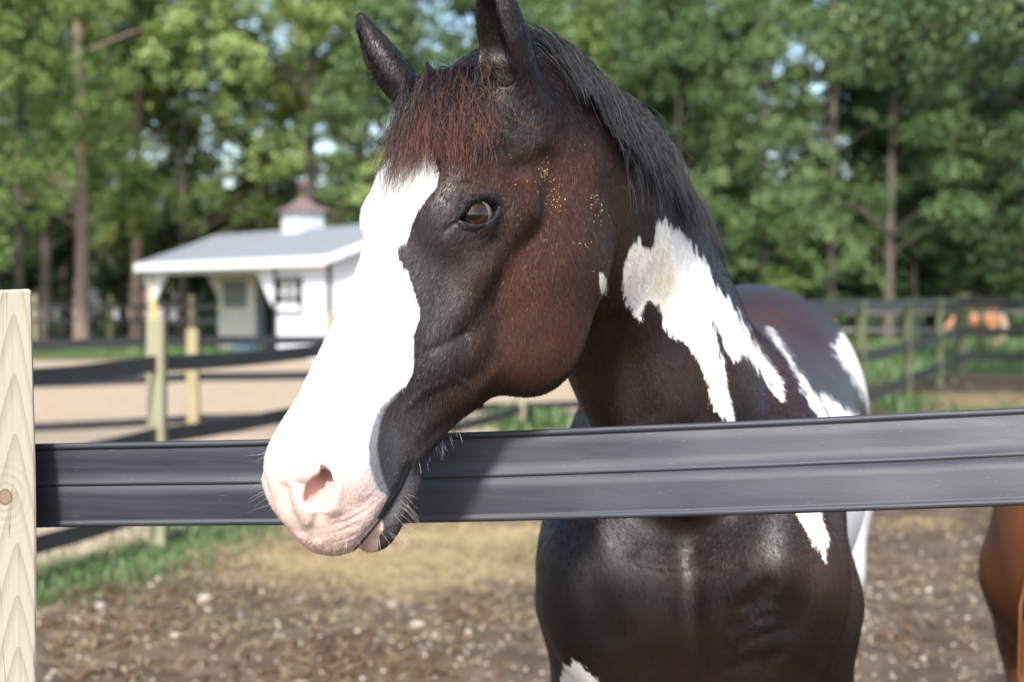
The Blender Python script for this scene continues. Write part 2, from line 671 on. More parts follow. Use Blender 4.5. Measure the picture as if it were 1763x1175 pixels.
def build_horse_sculpt():
    S = Sculpt({'H': (HP0.astype(np.float32), HR.astype(np.float32), True), 'h': (HP0.astype(np.float32), HR.astype(np.float32), False)})
    # ---- trunk
    up = ZZ
    BAX = np.stack([BL, BF, ZZ])
    S.sweep([(bw(0.10, 0, 1.09), up, 0.19, 0.28), (bw(-0.25, 0, 1.10), up, 0.235, 0.33), (bw(-0.65, 0, 1.10), up, 0.30, 0.335),
             (bw(-1.0, 0, 1.12), up, 0.295, 0.31), (bw(-1.3, 0, 1.16), up, 0.275, 0.30)], 0.12)
    S.ell(bw(-1.33, 0.02, 1.20), (0.285, 0.38, 0.33), 0.10, ax=BAX)
    for s in (1, -1):
        S.ell(bw(-1.40, 0.15 * s, 1.10), (0.145, 0.26, 0.33), 0.08, ax=BAX)
        S.ell(bw(0.02, 0.145 * s, 1.09), (0.100, 0.22, 0.27), 0.07, ax=BAX)     # shoulder blade
        S.ell(bw(0.20, 0.145 * s, 1.05), (0.10, 0.12, 0.17), 0.06, ax=BAX)      # point of shoulder
        S.ell(bw(0.225, 0.075 * s, 0.99), (0.10, 0.085, 0.15), 0.07, ax=BAX)  # breast muscle
        # front leg
        S.chain([bw(0.06, 0.155 * s, 0.98), bw(-0.02, 0.155 * s, 0.80), bw(0.0, 0.15 * s, 0.50), bw(0.01, 0.145 * s, 0.45), bw(0.0, 0.145 * s, 0.40),
                 bw(0.0, 0.145 * s, 0.16), bw(0.03, 0.145 * s, 0.11)], [0.12, 0.095, 0.052, 0.056, 0.042, 0.036, 0.048], 0.05)
        S.cone(bw(0.04, 0.145 * s, 0.07), bw(0.06, 0.145 * s, 0.02), 0.05, 0.062, 0.02)
        # hind leg
        S.chain([bw(-1.36, 0.16 * s, 1.0), bw(-1.22, 0.17 * s, 0.80), bw(-1.50, 0.155 * s, 0.56), bw(-1.53, 0.15 * s, 0.50), bw(-1.47, 0.15 * s, 0.17),
                 bw(-1.43, 0.15 * s, 0.11)], [0.19, 0.13, 0.062, 0.058, 0.042, 0.05], 0.06)
        S.cone(bw(-1.42, 0.15 * s, 0.07), bw(-1.40, 0.15 * s, 0.02), 0.05, 0.062, 0.02)
    S.ell(bw(-0.34, -0.01, 1.385), (0.06, 0.24, 0.12), 0.09, ax=BAX)                 # withers
    # ---- neck
    c3, t3 = at(1146, 436, 2.45), bw(0.30, 0, 1.18)
    c2, t2 = at(1120, 292, 2.19), at(1030, 655, 2.10)
    c1, t1 = at(1045, 172, 2.00), at(1020, 520, 2.00)
    c0, t0 = at(935, 132, 1.89), at(985, 390, 1.91)
    nk = lambda c, t, l: ((c + t) / 2, c - t, l, np.linalg.norm(c - t) / 2)
    S.sweep([(bw(-0.22, 0, 1.22), [0, 0.3, 1], 0.125, 0.25), nk(c3, t3, 0.135), nk(c2, t2, 0.102), nk(c1, t1, 0.076), nk(c0, t0, 0.064)], 0.06, sub=7)
    S.ell(h2w((0.05, -0.10, 0)), (0.10, 0.085, 0.058), 0.06, ax=HR)
    # ---- head: lofted skull and jaw
    xs, (vd, vv, bt, bm_, bb) = crom(HEAD_TAB)
    def loft(p):
        u = np.clip(p[:, 0], xs[0], xs[-1])
        a, b = np.interp(u, xs, vd), np.interp(u, xs, vv)
        c, h = (a + b) / 2, (a - b) / 2
        s = (p[:, 1] - c) / h
        sc_ = np.clip(s, -1, 1)
        m = np.interp(u, xs, bm_)
        top, bot = np.interp(u, xs, bt), np.interp(u, xs, bb)
        e = np.clip(np.abs(sc_) / 0.75, 0, 1.3) ** 1.6
        b_ = np.where(sc_ > 0, m + (top * 1.32 - m) * e, m + (bot * 1.32 - m) * e)
        n = 2.4
        r = (np.abs(s) ** n + np.abs(p[:, 2] / b_) ** n) ** (1 / n)
        d2 = (r - 1) * np.minimum(h, b_)
        q = np.abs(p[:, 0] - u)
        return (np.sqrt(np.maximum(d2, 0) ** 2 + q * q) + np.minimum(d2, 0)).astype(np.float32)
    S.fn(loft, (0.28, -0.14, 0), 0.42, 0.05, 'H')
    S.ell((0.05, -0.09, 0), (0.07, 0.075, 0.065), 0.05, 'H')                 # poll
    # nose, upper lip, lower lip, chin
    S.ell((0.580, -0.065, 0), (0.078, 0.070, 0.054), 0.03, 'H')
    S.ell((0.560, -0.050, 0.028), (0.070, 0.045, 0.034), 0.02, 'H')          # false nostril swelling
    S.ell((0.618, -0.098, 0), (0.046, 0.048, 0.046), 0.02, 'H')              # upper lip
    S.ell((0.598, -0.158, 0), (0.040, 0.026, 0.034), 0.010, 'H')             # lower lip
    S.ell((0.556, -0.162, 0), (0.044, 0.026, 0.032), 0.016, 'H')             # chin
    # cheek disc, cheek bone, orbit
    S.ell((0.205, -0.205, 0.040), (0.112, 0.104, 0.056), 0.022, 'H')
    S.ell((0.295, -0.245, 0.036), (0.080, 0.072, 0.046), 0.025, 'H')
    S.chain([(0.10, -0.095, 0.074), (0.19, -0.105, 0.080), (0.28, -0.095, 0.068), (0.375, -0.105, 0.050)], [0.012, 0.016, 0.013, 0.009], 0.035, 'H')
    S.ell((0.245, -0.042, 0.063), (0.040, 0.044, 0.030), 0.03, 'H')
    S.cone((0.195, -0.020, 0.070), (0.185, -0.075, 0.080), 0.016, 0.015, 0.03, 'H')   # brow
    build_eye(S)
    build_ears(S)
    build_face(S)
    return S


EYE_C = hpx(812, 371, 0.074)
EYE_R = 0.0245
E3 = nrm([0.02, 0.22, 1.0])
_o = hpx(864, 358, 0.088) - hpx(781, 386, 0.088)
E1 = nrm(_o - (_o @ E3) * E3)
E2 = np.cross(E3, E1)
if E2 @ np.array([-1, 0.5, 0]) < 0:
    E2 = -E2
EYE_A, EYE_UP, EYE_DN = 0.029, 0.0145, 0.0128


def eye_pt(x, y, z=0.0):
    return EYE_C + x * E1 + y * E2 + z * E3


def build_eye(S):
    S.ell(EYE_C, (0.0280,) * 3, 0.022, 'H')
    def carve(p):
        q = p - EYE_C.astype(np.float32)
        x, y, z = q @ E1, q @ E2, q @ E3
        e = 1 - (x / EYE_A) ** 2
        d = np.maximum(y - EYE_UP * e, -EYE_DN * e - y) * 0.8
        r = np.linalg.norm(q, axis=1)
        return np.maximum(np.maximum(d, (EYE_R - 0.0018) - r), r - 0.05).astype(np.float32)
    S.fn(carve, EYE_C, 0.05, 0.0025, 'H', 's')


EARS = {}


def build_ears(S):
    Wd = lambda v: HR @ np.asarray(v, float)
    for side, base, tip, O in ((1, hpx(906, 184, 0.055), hpx(838, -92, 0.085), Wd((-0.80, -0.60, 0.0))),
                               (-1, hpx(716, 178, -0.055), hpx(617, 20, -0.105), Wd((-0.97, -0.22, 0.0)))):
        A = tip - base; L = float(np.linalg.norm(A)); A = A / L
        O = nrm(O - (O @ A) * A)
        Sd = np.cross(A, O)
        tt = np.array([-0.10, 0.0, 0.14, 0.30, 0.48, 0.65, 0.80, 0.92, 1.0])
        hw = np.array([0.030, 0.030, 0.0315, 0.0345, 0.034, 0.0280, 0.0195, 0.0105, 0.0045]) * (1.10 if side > 0 else 0.95)
        EARS[side] = (base, A, O, Sd, L)
        base = base.astype(np.float32)
        def fn(p, base=base, A=A, O=O, Sd=Sd, L=L, tt=tt, hw=hw):
            q = p - base
            al = q @ A / L
            t = np.clip(al, tt[0], 1.0)
            w = np.interp(t, tt, hw)
            x, y = q @ Sd, q @ O
            y = y - 0.010 * np.sin(np.clip(t, 0, 1) * 3.1)
            out = (np.sqrt((x / w) ** 2 + (y / (w * 0.8)) ** 2) - 1) * w * 0.8
            z = (al - t) * L
            out = np.sqrt(np.maximum(out, 0) ** 2 + z * z) + np.minimum(out, 0)
            wi = np.maximum(w - 0.0095, 0.0005)
            inn = (np.sqrt((x / wi) ** 2 + ((y - w * 0.62) / (w * 0.92)) ** 2) - 1) * wi
            inn = np.maximum(np.maximum(inn, (0.10 - t) * L), (t - 0.82) * L)
            return -smin(-out, inn, 0.007)
        S.fn(fn, base + A * L * 0.5, L * 0.62, 0.022, 'h')


def build_face(S):
    """soft brush strokes placed where the photograph shows folds, veins and muscle"""
    P = lambda *xy: [S.hit(x, y) for x, y in xy]
    H = lambda *xy: [np.array([q[0], q[1], abs(q[2])]) for q in P(*xy)]
    # nostril
    c = H((546, 843))[0]; n = S.normal(c); upd = H((541, 806))[0] - c
    t1 = nrm(upd - (upd @ n) * n); t2 = np.cross(n, t1)
    late = []
    ns = H((546, 801), (552, 822), (552, 845), (546, 860))
    late.append(lambda: S.chain([ns[0] + n * 0.001, ns[1] - n * 0.001, ns[2] - n * 0.002, ns[3] - n * 0.002], [0.0060, 0.0120, 0.0150, 0.0145], 0.005, 'H', 's'))
    late.append(lambda: S.cone(ns[2] - n * 0.004, ns[2] - n * 0.030 - np.array([0.03, 0, 0]), 0.0125, 0.009, 0.005, 'H', 's'))
    nub = H((500, 822), (522, 814), (541, 812))
    late.append(lambda: S.chain([nub[0] - n * 0.009, nub[1] - n * 0.002, nub[2] - n * 0.003], [0.010, 0.0100, 0.0070], 0.007, 'h'))
    S.stroke(H((556, 800), (572, 818), (579, 846), (575, 874)), 0.008, 0.0035)
    S.stroke(H((508, 838), (512, 866), (530, 898)), 0.008, 0.003)
    S.stroke(H((548, 885), (540, 905), (545, 925)), 0.006, -0.003)
    S.dab(H((500, 790))[0], 0.022, 0.003)
    S.stroke(H((492, 840), (497, 875), (515, 915)), 0.008, -0.004)
    # mouth
    mouth = H((704, 809), (694, 834), (674, 866), (656, 893), (636, 918), (614, 943))
    S.stroke(mouth, 0.012, [-0.003, -0.004, -0.005, -0.005, -0.005, -0.004])
    S.stroke(mouth, 0.0030, [-0.006, -0.005, -0.0045, -0.0045, -0.005, -0.006])
    S.dab(mouth[0], 0.007, -0.006)
    S.stroke(H((660, 905), (675, 900), (690, 880)), 0.010, 0.003)
    for a, m_, b in (((553, 921), (605, 906), (666, 862)), ((566, 905), (612, 890), (660, 852)), ((585, 888), (622, 872), (662, 842)),
                     ((562, 937), (606, 922), (650, 886)), ((602, 872), (632, 858), (660, 832)), ((580, 940), (610, 930), (640, 906))):
        S.stroke(H(a, m_, b), 0.0028, [-0.0003, -0.0012, -0.0006])
    for y0, x0, x1 in ((822, 697, 708), (832, 692, 707), (842, 687, 706), (852, 682, 704), (862, 677, 703), (873, 671, 701), (884, 664, 700), (896, 662, 697), (908, 664, 692)):
        S.stroke(H((x0, y0 + 3), ((x0 + x1) / 2, y0 + random.uniform(-2, 2)), (x1, y0 - 1)), 0.0022, -0.0009)
    # cheek muscle, facial crest, hollows
    S.dab(H((798, 578))[0], (0.022, 0.022, 0.03), -0.006)
    S.stroke(H((742, 604), (770, 590), (800, 572)), 0.006, -0.0025)
    S.stroke(H((730, 640), (770, 625), (800, 608), (826, 590)), 0.018, 0.0035)
    S.stroke(H((735, 690), (775, 665), (810, 650)), 0.012, -0.002)
    S.stroke(H((720, 745), (765, 705), (815, 680), (850, 640)), 0.012, 0.002)
    S.dab(H((790, 500))[0], (0.03, 0.03, 0.03), -0.004)
    S.stroke(H((850, 420), (860, 500), (850, 580), (836, 640)), 0.018, -0.003)
    S.stroke(H((885, 305), (915, 292), (935, 275)), 0.016, -0.007)           # temporal hollow
    S.stroke(H((868, 268), (900, 252), (925, 250)), 0.018, 0.003)
    S.stroke(H((770, 640), (800, 660), (830, 700)), 0.004, 0.0018)           # vein
    S.stroke(H((700, 700), (735, 668), (765, 655)), 0.004, 0.0016)
    S.stroke(H((720, 820), (760, 770), (800, 735)), 0.014, -0.0025)
    S.stroke(H((705, 800), (730, 770), (770, 735)), 0.010, 0.002)
    S.stroke(H((700, 470), (720, 560), (715, 640)), 0.02, -0.002)            # side of the nasal bone
    S.stroke(H((1010, 560), (985, 620), (940, 660)), 0.012, 0.002)
    # eyelid folds
    S.stroke(H((786, 352), (792, 346), (804, 342), (823, 341), (840, 344), (856, 350), (864, 357)), 0.0024, [0, -0.0022, -0.003, -0.003, -0.003, -0.0025, -0.001])
    S.stroke(H((780, 330), (802, 336), (818, 339)), 0.0024, [0, -0.0016, -0.001])
    S.stroke(H((780, 317), (802, 316), (826, 321), (850, 332)), 0.003, [0, -0.0015, -0.0015, 0])
    S.stroke(H((788, 388), (802, 396), (818, 398), (838, 391), (852, 374)), 0.0020, [-0.001, -0.0022, -0.0022, -0.002, 0])
    S.stroke(H((790, 397), (806, 404), (825, 404), (845, 392)), 0.0024, [0, -0.0018, -0.0018, 0])
    S.stroke(H((795, 406), (811, 413), (830, 411), (846, 400)), 0.003, [0, -0.0014, -0.0014, 0])
    S.stroke(H((783, 384), (771, 394), (757, 403)), 0.0045, [-0.003, -0.003, 0])
    for f in late:
        f()
    # chest and shoulder: midline groove, skin folds, muscle edges
    C = lambda *xy: [S.hit(x, y, 'W', far=2.6) for x, y in xy]
    S.stroke(C((1185, 905), (1188, 1000), (1190, 1100), (1195, 1170)), [0.03, 0.022, 0.022, 0.03], [-0.004, -0.010, -0.010, -0.006], 'W')
    S.stroke(C((1095, 962), (1130, 974), (1180, 972)), 0.007, -0.0045, 'W')
    S.stroke(C((1110, 945), (1150, 950), (1195, 948)), 0.008, -0.003, 'W')
    S.stroke(C((1205, 985), (1245, 990), (1275, 978)), 0.008, -0.003, 'W')
    S.stroke(C((1245, 1175), (1250, 1110), (1275, 1050), (1320, 1010)), 0.014, -0.007, 'W')
    for a_, m_, b_ in (((1258, 1120), (1290, 1100), (1345, 1085)), ((1262, 1085), (1300, 1066), (1340, 1058)), ((1255, 1150), (1300, 1135), (1340, 1128)), ((1290, 1045), (1320, 1035), (1350, 1040)), ((1320, 1150), (1345, 1110), (1352, 1070))):
        S.stroke(C(a_, m_, b_), 0.008, -0.0035, 'W')
    S.stroke(C((1000, 930), (1020, 1010), (1050, 1090)), 0.03, -0.007, 'W')
    S.stroke(C((1390, 900), (1400, 980), (1370, 1070)), 0.03, -0.008, 'W')
    S.dab(C((1330, 980))[0], 0.05, 0.006, 'W')
    S.stroke(C((1060, 560), (1090, 640), (1110, 715)), 0.022, -0.008, 'W')
    S.stroke(C((1110, 560), (1140, 640), (1165, 710)), 0.03, 0.006, 'W')
    S.stroke(C((1180, 600), (1200, 660), (1215, 715)), 0.02, -0.005, 'W')



def poly_sd(px, poly):
    """signed distance in photo pixels, positive inside"""
    P = np.asarray(poly, float); n = len(P)
    box = ((px > P.min(0) - 70) & (px < P.max(0) + 70)).all(1)
    if not box.all():
        out = np.full(len(px), -70.0)
        if box.any():
            out[box] = poly_sd(px[box], poly)
        return out
    d = np.full(len(px), 1e9); ins = np.zeros(len(px), bool)
    for i in range(n):
        a, b = P[i], P[(i + 1) % n]
        ab = b - a
        t = np.clip(((px - a) @ ab) / (ab @ ab + 1e-9), 0, 1)
        d = np.minimum(d, np.linalg.norm(px - a - t[:, None] * ab, axis=1))
        c = (a[1] > px[:, 1]) != (b[1] > px[:, 1])
        xi = (b[0] - a[0]) * (px[:, 1] - a[1]) / ((b[1] - a[1]) or 1e-9) + a[0]
        ins ^= c & (px[:, 0] < xi)
    return np.where(ins, d, -d)


BLAZE = [(757, 300), (752, 322), (738, 336), (720, 364), (708, 388), (701, 419), (683, 421), (688, 446), (702, 468), (712, 496), (723, 530), (723, 550), (714, 574),
         (714, 612), (710, 642), (698, 662), (672, 687), (655, 706), (643, 738), (637, 764), (639, 798), (647, 828), (656, 844), (671, 852), (664, 864), (645, 897),
         (630, 925), (612, 947), (600, 985), (520, 985), (400, 900), (400, 720), (500, 500), (580, 330), (650, 240), (700, 230), (745, 260)]
LIP = [(648, 895), (658, 894), (661, 911), (653, 922), (651, 942), (648, 970), (600, 970), (615, 943)]
NECK = [(1072, 462), (1082, 433), (1099, 407), (1108, 421), (1126, 423), (1130, 385), (1143, 378), (1171, 400), (1191, 415), (1212, 452), (1232, 490), (1254, 516),
        (1278, 555), (1302, 593), (1325, 630), (1347, 659), (1349, 693), (1337, 680), (1317, 649), (1296, 625), (1280, 610), (1273, 622), (1262, 619), (1249, 595), (1232, 561),
        (1215, 534), (1218, 546), (1239, 598), (1249, 649), (1263, 724), (1258, 770), (1243, 712), (1232, 711), (1225, 687), (1215, 642), (1198, 612), (1171, 588), (1154, 581), (1140, 561),
        (1135, 520), (1113, 520), (1103, 556), (1086, 527), (1077, 520), (1072, 489)]
PATCHES = [NECK,
           [(1322, 566), (1341, 585), (1365, 622), (1388, 659), (1409, 687), (1426, 714), (1440, 760), (1420, 760), (1407, 714), (1392, 697), (1378, 659), (1358, 619), (1337, 591)],
           [(1414, 678), (1433, 690), (1468, 711), (1500, 750), (1440, 750), (1426, 716), (1416, 695)],
           [(1436, 598), (1453, 573), (1471, 567), (1478, 595), (1491, 622), (1498, 653), (1508, 712), (1500, 760), (1497, 711), (1484, 676), (1463, 642)],
           [(1360, 850), (1375, 886), (1398, 932), (1421, 977), (1423, 932), (1411, 886), (1400, 840)],
           [(972, 1148), (985, 1140), (998, 1142), (1024, 1168), (1030, 1220), (960, 1220)],
           [(1030, 468), (1038, 468), (1046, 488), (1045, 504), (1037, 502), (1030, 485)]]
BELLY = [(1440, 820), (1530, 820), (1535, 900), (1515, 960), (1480, 1040), (1440, 1040), (1455, 940)]
GREY = [(690, 672), (674, 691), (663, 704), (654, 730), (649, 771), (654, 800), (659, 822), (668, 842), (676, 852), (660, 856), (640, 835), (628, 800), (627, 760), (635, 735), (650, 700), (675, 680)]


def blob(px, items):
    out = np.zeros(len(px))
    for x, y, rx, ry, a in items:
        out = out + a * np.exp(-(((px[:, 0] - x) / rx) ** 2 + ((px[:, 1] - y) / ry) ** 2))
    return np.clip(out, 0, 1)


def coat_material():
    m, nt, b = mat('pinto_coat', 0.42, 0.40)
    W = attr(nt, 'white').outputs['Fac']
    flow = attr(nt, 'flow').outputs['Vector']
    fine = noise(nt, 1.0, 2, 0.6, vec=flow, mapscale=(90, 900, 900))
    mid = noise(nt, 1.0, 3, 0.6, vec=flow, mapscale=(14, 70, 70))
    big = noise(nt, 1.0, 3, 0.6, vec=flow, mapscale=(5, 9, 9))
    edge = math_n(nt, 'ADD', math_n(nt, 'MULTIPLY', math_n(nt, 'SUBTRACT', fine, 0.5), 16.0), math_n(nt, 'MULTIPLY', math_n(nt, 'SUBTRACT', mid, 0.5), 44.0))
    sharp = attr(nt, 'soft').outputs['Fac']
    wv = math_n(nt, 'ADD', W, math_n(nt, 'MULTIPLY', edge, sharp))
    white = maprange(nt, wv, -1.2, 1.2, smooth=True)
    warm = attr(nt, 'warm').outputs['Fac']
    skin = attr(nt, 'skin').outputs['Fac']
    pink = attr(nt, 'pink').outputs['Fac']
    grey = attr(nt, 'grey').outputs['Fac']
    dark = mixc(nt, mid, (0.0055, 0.0040, 0.0038), (0.0125, 0.0082, 0.0070))
    brown = mixc(nt, mid, (0.034, 0.0120, 0.0056), (0.085, 0.032, 0.0145))
    wf = math_n(nt, 'MULTIPLY', warm, maprange(nt, big, 0.25, 0.7, 0.35, 1.2), clamp=True)
    c = mixc(nt, wf, dark, brown)
    c = mixc(nt, skin, c, mixc(nt, fine, (0.045, 0.043, 0.044), (0.085, 0.080, 0.081)))
    # pale hair tips that catch the light
    c = mixc(nt, math_n(nt, 'MULTIPLY', maprange(nt, fine, 0.60, 0.80), 0.22), c, (0.08, 0.05, 0.035))
    wc = mixc(nt, maprange(nt, mid, 0.35, 0.75), (0.80, 0.785, 0.76), (0.70, 0.67, 0.62))
    stain = attr(nt, 'stain').outputs['Fac']
    wc = mixc(nt, math_n(nt, 'MULTIPLY', stain, maprange(nt, mid, 0.3, 0.7, 0.2, 1.0)), wc, (0.66, 0.53, 0.32))
    pk = mixc(nt, maprange(nt, noise(nt, 26, 4, 0.6), 0.35, 0.7), (0.68, 0.52, 0.455), (0.62, 0.435, 0.37))
    wc = mixc(nt, pink, wc, pk)
    c = mixc(nt, white, c, wc)
    c = mixc(nt, grey, c, mixc(nt, fine, (0.17, 0.17, 0.18), (0.25, 0.25, 0.265)))
    lid = attr(nt, 'lid').outputs['Fac']
    c = mixc(nt, math_n(nt, 'MULTIPLY', lid, 0.9), c, (0.009, 0.0085, 0.009))
    dustn = noise(nt, 3.2, 5, 0.65)
    c = mixc(nt, math_n(nt, 'MULTIPLY', maprange(nt, dustn, 0.5, 0.8, 0.0, 0.10), maprange(nt, fine, 0.3, 0.7)), c, (0.20, 0.16, 0.12))
    raw = attr(nt, 'raw').outputs['Fac']
    c = mixc(nt, raw, c, mixc(nt, mid, (0.42, 0.19, 0.16), (0.55, 0.28, 0.24)))
    setc(nt, b, c)
    b.inputs['Subsurface Weight'].default_value = 0.0
    rg = maprange(nt, fine, 0.3, 0.7, 0.32, 0.56)
    rg = math_n(nt, 'ADD', rg, math_n(nt, 'MULTIPLY', white, 0.22))
    nt.links.new(rg, b.inputs['Roughness'])
    b.inputs['Sheen Weight'].default_value = 0.0
    b.inputs['Sheen Roughness'].default_value = 0.35
    b.inputs['Sheen Tint'].default_value = (0.9, 0.9, 1.0, 1)
    h = math_n(nt, 'ADD', math_n(nt, 'MULTIPLY', fine, 0.5), math_n(nt, 'MULTIPLY', mid, 0.8))
    wr = attr(nt, 'wrinkle').outputs['Fac']
    wn_ = noise(nt, 1.0, 4, 0.6, vec=flow, mapscale=(230, 110, 110), dist=0.6)
    h = math_n(nt, 'ADD', h, math_n(nt, 'MULTIPLY', math_n(nt, 'MULTIPLY', wn_, wr), 2.2))
    bump(nt, b, h, 0.55, 0.0016)
    return m


def hair_material(name, root, tip, tipattr=True):
    m, nt, b = mat(name, 0.38, 0.5)
    t = attr(nt, 'along').outputs['Fac']
    r = attr(nt, 'rnd').outputs['Fac']
    c = mixc(nt, maprange(nt, math_n(nt, 'ADD', t, math_n(nt, 'MULTIPLY', math_n(nt, 'SUBTRACT', r, 0.72), 1.5)), 0.30, 0.95), root, tip)
    setc(nt, b, c)
    return m


def strands_mesh(name, paths, rads, rnd):
    """paths (S,K,3), rads (S,K): three-sided tapered strands in one mesh"""
    paths = np.asarray(paths, float); S_, K, _ = paths.shape
    T = np.gradient(paths, axis=1)
    T /= np.linalg.norm(T, axis=2, keepdims=True) + 1e-9
    ref = np.array([0.37, 0.81, 0.45])
    A = np.cross(T, ref); A /= np.linalg.norm(A, axis=2, keepdims=True) + 1e-9
    B = np.cross(T, A)
    ring = []
    for j in range(3):
        an = 2 * math.pi * j / 3
        ring.append(paths + (A * math.cos(an) + B * math.sin(an)) * rads[:, :, None])
    V = np.stack(ring, 2)                                  # S,K,3,3
    idx = np.arange(S_ * K * 3).reshape(S_, K, 3)
    f = []
    for j in range(3):
        k = (j + 1) % 3
        f.append(np.stack([idx[:, :-1, j], idx[:, :-1, k], idx[:, 1:, k], idx[:, 1:, j]], -1).reshape(-1, 4))
    me = mesh_np(name, V.reshape(-1, 3), np.concatenate(f))
    vattr(me, 'along', np.broadcast_to(np.linspace(0, 1, K)[None, :, None], (S_, K, 3)).ravel())
    vattr(me, 'rnd', np.broadcast_to(np.asarray(rnd)[:, None, None], (S_, K, 3)).ravel())
    return me


def grow(HS, roots, d0, length, K, gravity, stiff, lift, rng, curl=0.0, curl_f=3.0, noise_=0.1):
    """strands that fall from their roots and slide over the skin"""
    n = len(roots)
    P = np.array(roots, float); D = np.array(d0, float)
    D /= np.linalg.norm(D, axis=1)[:, None]
    out = [P.copy()]
    st = (length / (K - 1))[:, None]
    ph = rng.uniform(0, 6.28, n); ph2 = rng.uniform(0, 6.28, n)
    cf = curl_f * rng.uniform(0.35, 1.3, n); ca = rng.uniform(0.2, 1.3, n)
    lift = np.broadcast_to(lift, (n,))
    for k in range(1, K):
        D = D * stiff + gravity * (1 - stiff) + rng.normal(0, noise_, (n, 3)) * 0.35
        D /= np.linalg.norm(D, axis=1)[:, None]
        P = P + D * st
        for _ in range(2):
            f = HS.ev_chunks(P, cell=0.2)
            e = 0.004
            g = np.stack([HS.ev_chunks(P + e * np.eye(3)[i], cell=0.2) - f for i in range(3)], 1) / e
            gl = np.linalg.norm(g, axis=1, keepdims=True) + 1e-6
            need = np.maximum(lift * min(1, k / 3) - f, 0)[:, None]
            P = P + g / gl * need / np.maximum(gl, 0.5)
        q = P.copy()
        if curl:
            t = k / (K - 1)
            a = curl * min(1, t * 1.6)
            ref = np.cross(D, np.array([0.2, -0.9, 0.3])); ref /= np.linalg.norm(ref, axis=1)[:, None] + 1e-6
            r2 = np.cross(D, ref)
            q = q + ref * (a * ca * np.sin(ph + t * cf * 6.28))[:, None] + r2 * (0.5 * a * ca * np.sin(ph2 + t * cf * 5.1))[:, None]
        out.append(q)
    return np.stack(out, 1)


def lock_strands(pa, ng, amt, rng):
    """draw strands together into locks towards their tips"""
    n, K, _ = pa.shape
    g = rng.choice(n, ng, replace=False)
    d = ((pa[:, None, 0] - pa[None, g, 0]) ** 2).sum(2)
    near = g[d.argmin(1)]
    t = np.linspace(0, 1, K)[None, :, None] ** 1.3
    a = amt * (0.5 + 0.5 * rng.random(n))[:, None, None]
    guide = pa[near] + (pa[:, :1] - pa[near][:, :1]) * (1 - 0.75 * t)
    return pa * (1 - a * t) + guide * (a * t)


